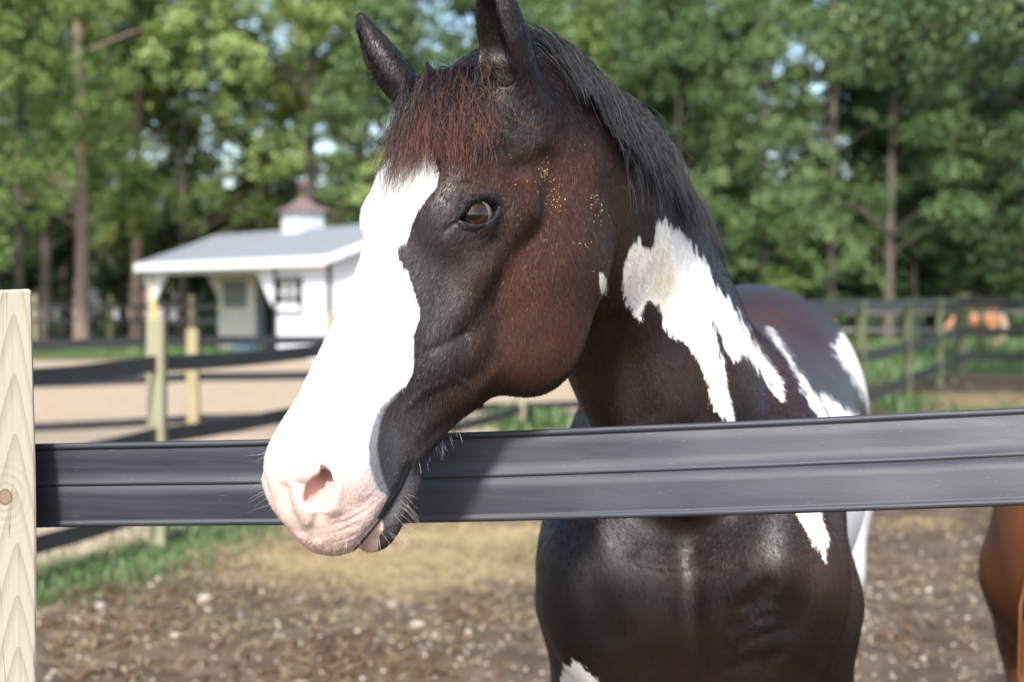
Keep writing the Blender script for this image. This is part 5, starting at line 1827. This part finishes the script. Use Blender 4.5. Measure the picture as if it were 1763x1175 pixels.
    rings = [(0.58, zt), (0.52, zt + 0.04), (0.34, zt + 0.13), (0.16, zt + 0.28), (0.04, zt + 0.42)]
    mb = MB()
    for r_, z in rings:
        mb.v += [(cx_ - r_, cy - r_, z), (cx_ + r_, cy - r_, z), (cx_ + r_, cy + r_, z), (cx_ - r_, cy + r_, z)]
    for i in range(len(rings) - 1):
        mb.f += [(i * 4 + j, i * 4 + (j + 1) % 4, i * 4 + 4 + (j + 1) % 4, i * 4 + 4 + j) for j in range(4)]
    mb.f += [(3, 2, 1, 0), tuple(len(mb.v) - 4 + j for j in range(4))]
    mb.build('cupola_roof', copper, cu)
    vz = zt + 0.42
    mb = MB().tube([(cx_, cy, vz - 0.02), (cx_, cy, vz + 0.40)], 0.014, 6)
    mb.tube([(cx_ - 0.22, cy, vz + 0.16), (cx_ + 0.22, cy, vz + 0.16)], 0.014, 6)
    mb.tube([(cx_, cy - 0.22, vz + 0.16), (cx_, cy + 0.22, vz + 0.16)], 0.014, 6)
    # running horse on the vane, cut from sheet copper
    sh = [(-0.34, 0.42), (-0.27, 0.52), (-0.20, 0.54), (-0.10, 0.50), (0.08, 0.50), (0.16, 0.60), (0.24, 0.66), (0.30, 0.58), (0.34, 0.54), (0.26, 0.52), (0.22, 0.42), (0.32, 0.34), (0.20, 0.36), (0.05, 0.40), (-0.08, 0.40), (-0.22, 0.30), (-0.16, 0.42), (-0.26, 0.44)]
    mb.quadprism([(cx_ + a * 0.75, cy - 0.008, vz + b_ * 0.75) for a, b_ in sh], (0, 0.016, 0))
    mb.build('weathervane', copper, cu)
    tag(o, 'small white barn with a grey roof, open porch and copper-topped cupola', 'barn')


build_barn()


# ------------------------------------------------------------------ the two other horses
def small_horse(name, base, heading, H, label, coat, mane_c, graze=False):
    """a complete standing horse; H is the height of its withers"""
    k = H / 1.5
    f = np.array([math.cos(heading), math.sin(heading), 0]); l = np.array([-f[1], f[0], 0])
    B = np.array(base, float)
    w = lambda a, b, z: B + k * (a * f + b * l + np.array([0, 0, z]))
    S = Sculpt({})
    AX = np.stack([l, f, ZZ])
    r3 = lambda a: tuple(k * x for x in a)
    S.sweep([(w(0.42, 0, 1.10), ZZ, 0.19 * k, 0.27 * k), (w(0.15, 0, 1.13), ZZ, 0.25 * k, 0.34 * k), (w(-0.3, 0, 1.10), ZZ, 0.30 * k, 0.33 * k), (w(-0.7, 0, 1.15), ZZ, 0.28 * k, 0.30 * k)], 0.10 * k)
    S.ell(w(-0.78, 0, 1.19), r3((0.28, 0.36, 0.32)), 0.10 * k, ax=AX)
    S.ell(w(0.12, 0, 1.37), r3((0.07, 0.24, 0.12)), 0.09 * k, ax=AX)
    for s in (1, -1):
        S.ell(w(-0.86, 0.14 * s, 1.08), r3((0.145, 0.25, 0.33)), 0.08 * k, ax=AX)
        S.ell(w(0.36, 0.13 * s, 1.08), r3((0.11, 0.19, 0.25)), 0.07 * k, ax=AX)
        S.chain([w(0.40, 0.15 * s, 0.98), w(0.32, 0.15 * s, 0.80), w(0.34, 0.14 * s, 0.50), w(0.35, 0.14 * s, 0.45), w(0.34, 0.14 * s, 0.40), w(0.34, 0.14 * s, 0.16), w(0.37, 0.14 * s, 0.10)],
                [k * x for x in (0.12, 0.09, 0.052, 0.056, 0.042, 0.036, 0.048)], 0.05 * k)
        S.cone(w(0.38, 0.14 * s, 0.07), w(0.40, 0.14 * s, 0.02), 0.05 * k, 0.06 * k, 0.02 * k)
        S.chain([w(-0.82, 0.15 * s, 1.0), w(-0.70, 0.16 * s, 0.80), w(-0.98, 0.15 * s, 0.56), w(-1.00, 0.145 * s, 0.50), w(-0.95, 0.145 * s, 0.17), w(-0.91, 0.145 * s, 0.11)],
                [k * x for x in (0.19, 0.13, 0.062, 0.058, 0.042, 0.05)], 0.06 * k)
        S.cone(w(-0.90, 0.145 * s, 0.07), w(-0.88, 0.145 * s, 0.02), 0.05 * k, 0.06 * k, 0.02 * k)
    if graze:
        nk = [w(0.45, 0, 1.18), w(0.80, 0, 1.02), w(1.05, 0, 0.72)]; hd = [w(1.02, 0, 0.74), w(1.16, 0, 0.46), w(1.22, 0, 0.20)]
    else:
        nk = [w(0.40, 0, 1.22), w(0.68, 0, 1.52), w(0.86, 0, 1.72)]; hd = [w(0.86, 0, 1.72), w(1.10, 0, 1.55), w(1.30, 0, 1.34)]
    d0 = nrm(np.cross(l, nk[2] - nk[0])); d0 = d0 if d0[2] > 0 or graze else -d0
    S.sweep([(nk[0], d0, 0.15 * k, 0.25 * k), (nk[1], d0, 0.10 * k, 0.18 * k), (nk[2], d0, 0.07 * k, 0.12 * k)], 0.07 * k)
    S.chain(hd, [0.115 * k, 0.085 * k, 0.062 * k], 0.05 * k)
    S.ell((hd[0] * 0.65 + hd[1] * 0.35) - d0 * 0.05 * k, r3((0.085, 0.12, 0.14)), 0.04 * k, ax=AX)
    ed = nrm(hd[0] - hd[1])
    for s in (1, -1):
        S.chain([hd[0] + ed * 0.05 * k + l * 0.06 * s * k, hd[0] + ed * 0.17 * k + l * 0.075 * s * k, hd[0] + ed * 0.24 * k + l * 0.08 * s * k], [0.034 * k, 0.036 * k, 0.012 * k], 0.02 * k)
    lo = np.min([w(-1.25, -0.4, 0), w(1.5, 0.4, 0), w(-1.25, 0.4, 0), w(1.5, -0.4, 0)], 0); hi = np.max([w(-1.25, -0.4, 2.1), w(1.5, 0.4, 2.1), w(-1.25, 0.4, 2.1), w(1.5, -0.4, 2.1)], 0)
    lo[2] = B[2]
    V, Fq = S.polygonise(lo, hi, 0.016 * k, 12)
    V = S.project(V, 2, 0.003)
    o = empty(name, B)
    body = link('body', mesh_np('horse_body', V - B, Fq), coat, o, smooth=True)
    r = np.random.default_rng(5)
    n = 420
    t = r.random(n)[:, None]
    c = nk[0] * (1 - t) + nk[2] * t + d0 * (0.24 * (1 - t) + 0.13 * t) * k
    tt = np.linspace(0, 1, 7)
    sd = l * r.choice([-1, 1], n)[:, None]
    pa = c[:, None] + (sd * 0.09 * k)[:, None] * np.sqrt(tt)[None, :, None] + np.array([0, 0, -0.24 * k]) * (tt ** 1.5)[None, :, None]
    hm = hair_material(name + '_hair', mane_c, tuple(x * 1.3 for x in mane_c))
    link('mane', strands_mesh('mane', pa - B, np.full((n, 7), 0.004 * k), r.random(n)), hm, o)
    c = np.broadcast_to(w(-1.10, 0, 1.34), (260, 3)) + r.normal(0, 0.02, (260, 3)) * k
    pa = c[:, None] + (-f * 0.16 * k) * np.sin(tt * 2)[None, :, None] + np.array([0, 0, -0.95 * k]) * (tt ** 1.3)[None, :, None] + (r.normal(0, 0.05, (260, 3)) * k)[:, None] * np.sin(tt * 2.7)[None, :, None]
    link('tail', strands_mesh('tail', pa - B, np.full((260, 7), 0.005 * k), r.random(260)), hm, o)
    for s in (1, -1):
        bm = bmesh.new(); bmesh.ops.create_uvsphere(bm, u_segments=12, v_segments=8, radius=0.024 * k)
        e = bpy.data.meshes.new('eye'); bm.to_mesh(e); bm.free()
        eo = link('eye', e, simple('eye_dark', (0.012, 0.008, 0.006), 0.1), o, True)
        eo.location = Vector(hd[0] * 0.55 + hd[1] * 0.45 + l * 0.085 * s * k - B)
    tag(o, label, 'horse')
    return o


def coat(name, c, pale):
    m, nt, b = mat(name, 0.5, 0.4)
    n = noise(nt, 14, 4, 0.6, mapscale=(1, 1, 0.3)); fz = noise(nt, 1.0, 2, mapscale=(300, 300, 40))
    cc = mixc(nt, maprange(nt, n, 0.3, 0.7), tuple(x * 0.75 for x in c), c)
    sep = nt.nodes.new('ShaderNodeSeparateXYZ'); tc = nt.nodes.new('ShaderNodeTexCoord'); nt.links.new(tc.outputs['Object'], sep.inputs[0])
    cc = mixc(nt, maprange(nt, math_n(nt, 'ADD', sep.outputs[2], math_n(nt, 'MULTIPLY', n, 0.2)), 0.75, 0.35, 0.0, 0.8), cc, pale)
    setc(nt, b, cc); bump(nt, b, fz, 0.3, 0.002)
    return m


pb = at(1905, 900, 3.1)
small_horse('horse', (pb[0] + 0.40, 4.0, 0.0), math.radians(64), 1.22, 'chestnut brown horse at the right edge, only its rump showing under the black rail',
            coat('chestnut_coat', (0.105, 0.036, 0.013), (0.07, 0.025, 0.011)), (0.16, 0.06, 0.02), graze=True)
fb = at(1672, 560, 41)
small_horse('horse', (fb[0] + 0.05, 41, 0.0), math.radians(186), 1.12, 'distant golden chestnut horse with a pale head standing behind the dark corner post',
            coat('golden_coat', (0.34, 0.155, 0.065), (0.30, 0.18, 0.10)), (0.62, 0.50, 0.38), graze=True)


# ------------------------------------------------------------------ trees
def leaf_material(name, stops, trans=0.32):
    m, nt, b = mat(name, 0.5, 0.3)
    out = nt.nodes['Material Output']
    info = nt.nodes.new('ShaderNodeNewGeometry')
    oi = nt.nodes.new('ShaderNodeObjectInfo')
    n = noise(nt, 0.55, 3, 0.6)
    v = math_n(nt, 'ADD', math_n(nt, 'MULTIPLY', info.outputs['Random Per Island'], 0.50), math_n(nt, 'MULTIPLY', n, 0.50))
    v = math_n(nt, 'ADD', v, math_n(nt, 'MULTIPLY', math_n(nt, 'SUBTRACT', oi.outputs['Random'], 0.5), 0.35))
    c = ramp(nt, v, stops)
    setc(nt, b, c)
    tr = nt.nodes.new('ShaderNodeBsdfTranslucent')
    tcn = mixc(nt, 1.0, c, (1.0, 1.0, 0.45), 'MULTIPLY')
    nt.links.new(mixc(nt, 0.6, c, tcn), tr.inputs[0])
    mx = nt.nodes.new('ShaderNodeMixShader')
    mx.inputs[0].default_value = trans
    nt.links.new(b.outputs[0], mx.inputs[1]); nt.links.new(tr.outputs[0], mx.inputs[2])
    nt.links.new(mx.outputs[0], out.inputs['Surface'])
    return m


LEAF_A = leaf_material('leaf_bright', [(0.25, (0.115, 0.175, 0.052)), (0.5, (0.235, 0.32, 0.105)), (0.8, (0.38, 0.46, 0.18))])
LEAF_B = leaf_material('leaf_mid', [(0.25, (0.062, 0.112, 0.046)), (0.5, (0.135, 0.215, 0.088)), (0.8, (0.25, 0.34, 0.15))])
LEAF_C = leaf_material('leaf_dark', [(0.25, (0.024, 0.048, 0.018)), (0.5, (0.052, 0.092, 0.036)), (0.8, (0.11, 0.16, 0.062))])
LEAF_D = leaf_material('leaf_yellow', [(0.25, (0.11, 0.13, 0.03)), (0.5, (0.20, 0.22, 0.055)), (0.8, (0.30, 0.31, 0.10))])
BARK = simple('bark_grey', (0.10, 0.085, 0.07), 0.9, 0.35, 5.0, 0.1, 0.5, mapscale=(3, 3, 0.6))
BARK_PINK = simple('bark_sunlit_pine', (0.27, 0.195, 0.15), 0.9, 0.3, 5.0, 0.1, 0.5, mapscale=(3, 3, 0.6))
BARK_DARK = simple('bark_dark', (0.06, 0.05, 0.04), 0.9, 0.3, 5.0, 0.1, 0.5, mapscale=(3, 3, 0.6))


def crown_mesh(seed, H, z0, R, n_clump, per, leaf, droop=0.0, conic=False):
    """leaf-sized faces in uneven clumps through the crown; returns mesh and the limbs' end points"""
    r = np.random.default_rng(seed)
    # rounded masses of foliage first, then clumps over the outside of each mass
    lobes = []
    while len(lobes) < 22:
        t = r.random()
        z = z0 + (H - z0) * (0.04 + 0.94 * t)
        prof = math.sin(math.pi * min(1, 0.16 + 0.84 * t) ** 0.85) ** 0.6
        a = r.uniform(0, 6.28)
        rr = R * prof * math.sqrt(r.uniform(0.10, 1.0)) * 0.85
        lobes.append((math.cos(a) * rr, math.sin(a) * rr, z, r.uniform(0.9, 1.9) * R / 4.6))
    lobes = np.array(lobes)
    k = r.integers(0, len(lobes), n_clump)
    dv = r.normal(0, 1, (n_clump, 3)) + np.array([0, 0, 0.35]); dv /= np.linalg.norm(dv, axis=1)[:, None]
    tips = lobes[k, :3] + dv * (lobes[k, 3] * r.uniform(0.55, 1.0, n_clump) ** 0.5)[:, None] * np.array([1.1, 1.1, 0.8])
    cen = np.repeat(tips, per, 0)
    cr = np.repeat(r.uniform(0.30, 0.80, n_clump), per)
    off = r.normal(0, 1, (len(cen), 3)); off /= np.linalg.norm(off, axis=1)[:, None]
    off *= (cr * r.random(len(cen)) ** 0.45)[:, None] * np.array([1.0, 1.0, 0.70])
    c = cen + off
    c[:, 2] -= droop * np.linalg.norm(off[:, :2], axis=1) * 0.4
    nrmv = r.normal(0, 1, (len(c), 3)) * 0.75 + np.array([0, 0, 0.9]) + off * 0.4
    nrmv /= np.linalg.norm(nrmv, axis=1)[:, None]
    t1 = np.cross(nrmv, r.normal(0, 1, (len(c), 3))); t1 /= np.linalg.norm(t1, axis=1)[:, None]
    t2 = np.cross(nrmv, t1)
    s = (leaf * r.uniform(0.6, 1.35, len(c)))[:, None]
    V = np.stack([c - t1 * s, c - t2 * s * 0.52 + nrmv * s * 0.1, c + t1 * s, c + t2 * s * 0.52 + nrmv * s * 0.1], 1).reshape(-1, 3)
    Fq = np.arange(len(V)).reshape(-1, 4)
    return mesh_np('crown', V, Fq), tips


def trunk_mesh(seed, H, r0, tips, z0):
    r = np.random.default_rng(seed + 50)
    mb = MB()
    pts, rad = [], []
    for i in range(9):
        t = i / 8
        pts.append((0.18 * math.sin(t * 3 + seed) * t * 1.2, 0.15 * math.cos(t * 2.3 + seed) * t, -0.3 + (H * 0.93 + 0.3) * t))
        rad.append(r0 * (1.25 if i == 0 else 1.0) * (1 - 0.85 * t) + 0.02)
    mb.tube(pts, rad, 10)
    for k in r.choice(len(tips), min(26, len(tips)), replace=False):
        q = tips[k]
        zb = max(z0 * 0.75, q[2] - 0.25 * np.linalg.norm(q[:2]) - r.uniform(0.4, 1.2))
        zb = min(zb, H * 0.88)
        t = (zb + 0.3) / (H * 0.93 + 0.3)
        b = np.array([0.18 * math.sin(t * 3 + seed) * t * 1.2, 0.15 * math.cos(t * 2.3 + seed) * t, zb])
        m_ = (b + q) / 2 + np.array([0, 0, 0.15])
        rb = max(0.03, r0 * (1 - 0.85 * t) * 0.4)
        mb.tube([tuple(b), tuple(m_), tuple(q)], [rb, rb * 0.6, 0.012], 5, cap=False)
    return mb.mesh('trunk')


PROTO = []
for i, (H, z0, R, nc, per, leaf, r0, conic, droop) in enumerate((
        (15, 2.0, 5.2, 310, 80, 0.105, 0.22, False, 0.3),      # 0 broad, low branches
        (18, 3.0, 4.8, 300, 80, 0.105, 0.20, False, 0.2),      # 1 taller, bare below
        (16, 2.4, 4.6, 280, 80, 0.105, 0.24, False, 0.5),       # 2
        (14, 1.6, 4.4, 270, 80, 0.105, 0.16, False, 0.4),        # 3 conic, foliage to the ground
        (9, 0.7, 3.0, 170, 60, 0.12, 0.12, False, 0.5))):      # 4 understorey
    cm, tips = crown_mesh(100 + i, H, z0, R, nc, per, leaf, droop, conic)
    PROTO.append((cm, trunk_mesh(100 + i, H, r0, tips, z0), H))


def tree(k, x, y, leafm, bark, label, group=None, scale=1.0, rz=0.0, wide=1.0, name='tree'):
    cm, tm, H = PROTO[k]
    o = empty(name, (x, y, -0.05), rz)
    o.scale = (scale * wide, scale * wide, scale)
    for nm, base, m in (('trunk', tm, bark), ('crown', cm, leafm)):
        key = (base.name, m.name)
        if key not in tree.cache:
            c = base.copy(); c.materials.clear(); c.materials.append(m)
            tree.cache[key] = c
        link(nm, tree.cache[key], None, o)
    tag(o, label, 'tree', group)
    return o


tree.cache = {}
tr = random.Random(5)
X = lambda px, d: float(at(px, 500, d)[0])
# trees that can be told apart
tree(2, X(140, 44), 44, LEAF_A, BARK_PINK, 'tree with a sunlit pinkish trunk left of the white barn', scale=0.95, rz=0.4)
tree(0, X(35, 39), 39, LEAF_A, BARK_DARK, 'bright light green tree filling the upper left corner', scale=0.78, rz=1.0, wide=0.9)
tree(3, X(470, 52), 52, LEAF_D, BARK, 'yellow-green tree rising behind the copper cupola', scale=0.78, rz=2.2, wide=0.8)
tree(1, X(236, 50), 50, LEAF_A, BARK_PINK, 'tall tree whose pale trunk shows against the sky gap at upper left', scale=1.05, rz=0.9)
tree(1, X(1428, 50), 50, LEAF_B, BARK, 'tree with the thick pale grey trunk right of the mane of the pinto horse', scale=1.0, rz=0.3)
tree(2, X(1568, 60), 60, LEAF_B, BARK, 'slim tree whose tan trunk leans left of the dark corner post', scale=0.9, rz=2.0)
tree(1, X(1610, 58), 58, LEAF_B, BARK_DARK, 'slim dark-trunked tree, left one of the pair above the distant golden horse', scale=0.9, rz=4.0)
tree(1, X(1634, 62), 62, LEAF_B, BARK, 'slim pale-trunked tree, right one of the pair above the distant golden horse', scale=0.95, rz=5.0)
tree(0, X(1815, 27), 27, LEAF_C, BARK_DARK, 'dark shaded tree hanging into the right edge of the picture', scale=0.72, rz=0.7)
tree(4, X(1330, 46), 46, LEAF_A, BARK, 'light green low tree just above the rump of the pinto horse', scale=0.28, rz=1.2, wide=1.5)
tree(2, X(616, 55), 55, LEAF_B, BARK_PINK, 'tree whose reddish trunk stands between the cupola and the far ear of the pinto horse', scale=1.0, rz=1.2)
tree(1, X(1070, 56), 56, LEAF_B, BARK, 'tree whose brown trunk shows above the mane beside the near ear', scale=1.05, rz=2.7)
# the wood behind
G = 'trees of the wood behind the paddocks'
LB = 'leafy tree in the dense wood behind the paddocks'
FRONT = {-20: 'front-row tree of the wood at the far left edge of the picture', 60: 'front-row tree of the wood above the near wooden post', 340: 'front-row tree of the wood rising behind the left end of the barn roof',
         560: 'front-row tree of the wood just right of the cupola', 720: 'front-row tree of the wood seen between the two ears of the pinto horse', 900: 'front-row tree of the wood right behind the near ear',
         1180: 'front-row tree of the wood seen over the crest of the mane', 1300: 'front-row tree of the wood above the rump of the pinto horse', 1520: 'front-row tree of the wood above the black fence left of the corner post',
         1700: 'front-row tree of the wood above the distant golden horse', 1830: 'front-row tree of the wood at the far right edge of the picture'}
rows = ((48, (-20, 60, 340, 560, 720, 900, 1180, 1300, 1520, 1700, 1830)), (57, (-520, -340, -180, 1950, 2120, -40, 110, 230, 420, 520, 660, 800, 960, 1030, 1120, 1240, 1390, 1500, 1660, 1800)),
        (70, (-430, -250, -100, 1960, 2080, 0, 130, 300, 390, 600, 760, 880, 1010, 1160, 1220, 1280, 1340, 1460, 1600, 1720, 1840)), (86, (40, 170, 340, 480, 640, 820, 980, 1100, 1260, 1420, 1560, 1690)))
for d, pxs in rows:
    for p_ in pxs:
        dd = d + tr.uniform(-3, 3)
        k = tr.choice((0, 1, 2, 3) if d > 50 else (0, 2, 3))
        left = p_ < 700
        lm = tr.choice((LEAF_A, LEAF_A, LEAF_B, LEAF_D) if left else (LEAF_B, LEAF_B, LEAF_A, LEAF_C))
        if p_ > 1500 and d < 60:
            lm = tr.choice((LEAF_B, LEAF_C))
        sc_ = tr.uniform(0.78, 1.0) * {48: 0.92, 57: 1.0, 70: 0.92, 86: 0.78}[d]
        tree(k, X(p_ + tr.uniform(-25, 25), dd), dd, lm, tr.choice((BARK, BARK_DARK, BARK_DARK)), FRONT[p_] if d == 48 else LB, G, sc_, tr.uniform(0, 6.28))
GU = 'understorey bushes of the wood'
for d, pxs in ((53, (60, 340, 560, 700, 860, 1100, 1230, 1340, 1460, 1560, 1700, 1790)), (64, (-20, 120, 215, 300, 470, 620, 760, 900, 1040, 1180, 1300, 1400, 1520, 1640, 1760)), (80, (20, 400, 520, 660, 820, 960, 1120, 1260, 1380, 1480, 1600, 1700, 1800))):
    for p_ in pxs:
        dd = d + tr.uniform(-2, 2)
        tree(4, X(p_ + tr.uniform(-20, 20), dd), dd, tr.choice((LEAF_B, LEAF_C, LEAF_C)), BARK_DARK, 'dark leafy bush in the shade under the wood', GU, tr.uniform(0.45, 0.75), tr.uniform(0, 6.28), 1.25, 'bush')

# the far-off wood that closes the view between the trunks
fr_ = np.random.default_rng(21)
nf_ = 26000
c = np.stack([fr_.uniform(-46, 46, nf_), 104 + fr_.normal(0, 2.0, nf_), 7.0 * fr_.random(nf_) ** 1.1], 1)
c = c[~((c[:, 0] > X(60, 104)) & (c[:, 0] < X(300, 104)))]
c[:, 2] *= 0.8 + 0.25 * np.sin(c[:, 0] * 0.7) + 0.15 * np.sin(c[:, 0] * 1.9)
nv = fr_.normal(0, 1, c.shape) + np.array([0, -0.3, 0.6]); nv /= np.linalg.norm(nv, axis=1)[:, None]
t1 = np.cross(nv, fr_.normal(0, 1, c.shape)); t1 /= np.linalg.norm(t1, axis=1)[:, None]; t2 = np.cross(nv, t1)
s = fr_.uniform(0.18, 0.34, len(c))[:, None]
V = np.stack([c - t1 * s, c - t2 * s * 0.55, c + t1 * s, c + t2 * s * 0.55], 1).reshape(-1, 3)
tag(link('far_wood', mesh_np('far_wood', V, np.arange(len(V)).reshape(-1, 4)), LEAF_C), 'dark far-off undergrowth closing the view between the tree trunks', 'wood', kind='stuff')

# overhanging leafy branch at upper right
br = np.random.default_rng(9)
c = []
for x, y, sx, sy, n in ((1600, 20, 55, 16, 260), (1530, 60, 30, 24, 170), (1490, 90, 16, 26, 80), (1700, 14, 50, 12, 180), (1745, 40, 20, 18, 70), (1560, 20, 60, 10, 120)):
    for _ in range(n):
        c.append(at(br.normal(x, sx), br.normal(y, sy), br.normal(17.0, 0.5)))
c = np.array(c)
nv = br.normal(0, 1, c.shape) + np.array([0, 0, 0.8]); nv /= np.linalg.norm(nv, axis=1)[:, None]
t1 = np.cross(nv, br.normal(0, 1, c.shape)); t1 /= np.linalg.norm(t1, axis=1)[:, None]; t2 = np.cross(nv, t1)
s = br.uniform(0.05, 0.10, len(c))[:, None]
V = np.stack([c - t1 * s, c - t2 * s * 0.55, c + t1 * s, c + t2 * s * 0.55], 1).reshape(-1, 3)
base = at(1980, -60, 17.5)
ob = empty('tree', (base[0] + 1.2, base[1], 0))
B0 = np.array(ob.location)
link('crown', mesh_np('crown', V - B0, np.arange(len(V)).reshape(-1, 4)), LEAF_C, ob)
mb = MB()
mb.tube([(0, 0, -0.1), (0.05, 0, 3), (0, 0, 6.0), (0.1, 0, 9)], [0.26, 0.22, 0.17, 0.08], 10)
for x, y in ((1500, 70), (1620, 25), (1720, 15)):
    q = at(x, y, 17.0) - B0
    mb.tube([(0, 0, 4.2), tuple(q * 0.5 + np.array([0, 0, 2.8])), tuple(q)], [0.10, 0.05, 0.012], 6)
mb.build('trunk', BARK_DARK, ob)
tag(ob, 'tree outside the picture with a dark leafy branch reaching into the upper right', 'tree')


# ------------------------------------------------------------------ pale house and car glimpsed through the trunks at left
def build_house():
    o = empty('house', (X(165, 92), 92, 0), math.radians(8))
    sid = simple('house_siding', (0.40, 0.39, 0.42), 0.7, 0.06, 2.0)
    MB().box(-6, 6, -4, 4, 0, 6.2).build('wall', sid, o)
    rf = simple('house_roof', (0.17, 0.16, 0.165), 0.85)
    MB().quadprism([(-6.5, -4.6, 6.1), (-6.5, 4.6, 6.1), (-6.5, 0, 10.2)], (13, 0, 0)).build('roof', rf, o)
    MB().quadprism([(-1.2, -4.9, 6.2), (3.4, -4.9, 6.2), (3.4, -4.9, 8.2), (1.1, -4.9, 10.6), (-1.2, -4.9, 8.2)], (0, 4.9, 0)).build('dormer', sid, o)
    gl = simple('house_glass', (0.06, 0.07, 0.08), 0.2)
    tm = simple('house_trim', (0.8, 0.8, 0.8), 0.6)
    for x in (-4.6, -1.6, 1.4, 4.4):
        for z in (1.0, 3.8):
            w = MB().box(x - 0.62, x + 0.62, -4.06, -3.99, z - 0.07, z + 1.57).build('window', tm, o)
            MB().box(x - 0.5, x + 0.5, -4.09, -4.02, z, z + 1.5).build('pane', gl, w)
    MB().box(2.6, 3.6, -4.07, -4.0, 0, 2.1).build('door', simple('house_door', (0.3, 0.12, 0.08), 0.5), o)
    tag(o, 'pale house showing in scraps between the trunks left of the barn', 'house')


build_house()


def build_car():
    q = at(90, 545, 62)
    o = empty('car', (q[0], 62, 0), math.radians(170))
    paint = simple('car_white', (0.50, 0.50, 0.50), 0.25, 0.03, 1.0, 0.5)
    gl = simple('car_glass', (0.02, 0.025, 0.03), 0.08); blk = simple('tyre', (0.02, 0.02, 0.02), 0.8); met = simple('wheel_rim', (0.4, 0.4, 0.42), 0.3, metallic=0.8)
    side = [(-2.2, 0.35), (-2.25, 0.75), (-2.1, 0.95), (-1.3, 1.02), (-0.75, 1.42), (0.75, 1.45), (1.45, 1.02), (2.1, 0.9), (2.2, 0.6), (2.15, 0.35)]
    MB().quadprism([(x, -0.85, z) for x, z in side], (0, 1.7, 0)).build('body', paint, o, bevel=0.05)
    for s in (-1, 1):
        yy = 0.856 * s
        MB().quadprism([(-1.12, yy, 1.03), (-0.70, yy, 1.34), (-0.02, yy, 1.36), (-0.02, yy, 1.03)], (0, 0.006 * s, 0)).build('window', gl, o)
        MB().quadprism([(0.06, yy, 1.03), (0.06, yy, 1.36), (0.70, yy, 1.36), (1.22, yy, 1.03)], (0, 0.006 * s, 0)).build('window', gl, o)
        for x in (-1.35, 1.35):
            w = MB().tube([(x, 0.70 * s, 0.33), (x, 0.88 * s, 0.33)], 0.33, 20).build('wheel', blk, o)
            MB().tube([(x, 0.87 * s, 0.33), (x, 0.895 * s, 0.33)], 0.2, 16).build('rim', met, w)
        MB().box(-2.27, -2.2, 0.5 * s - 0.16, 0.5 * s + 0.16, 0.66, 0.80).build('headlight', met, o)
    tag(o, 'white parked car half hidden in the trees beside the wooden post', 'car')


build_car()
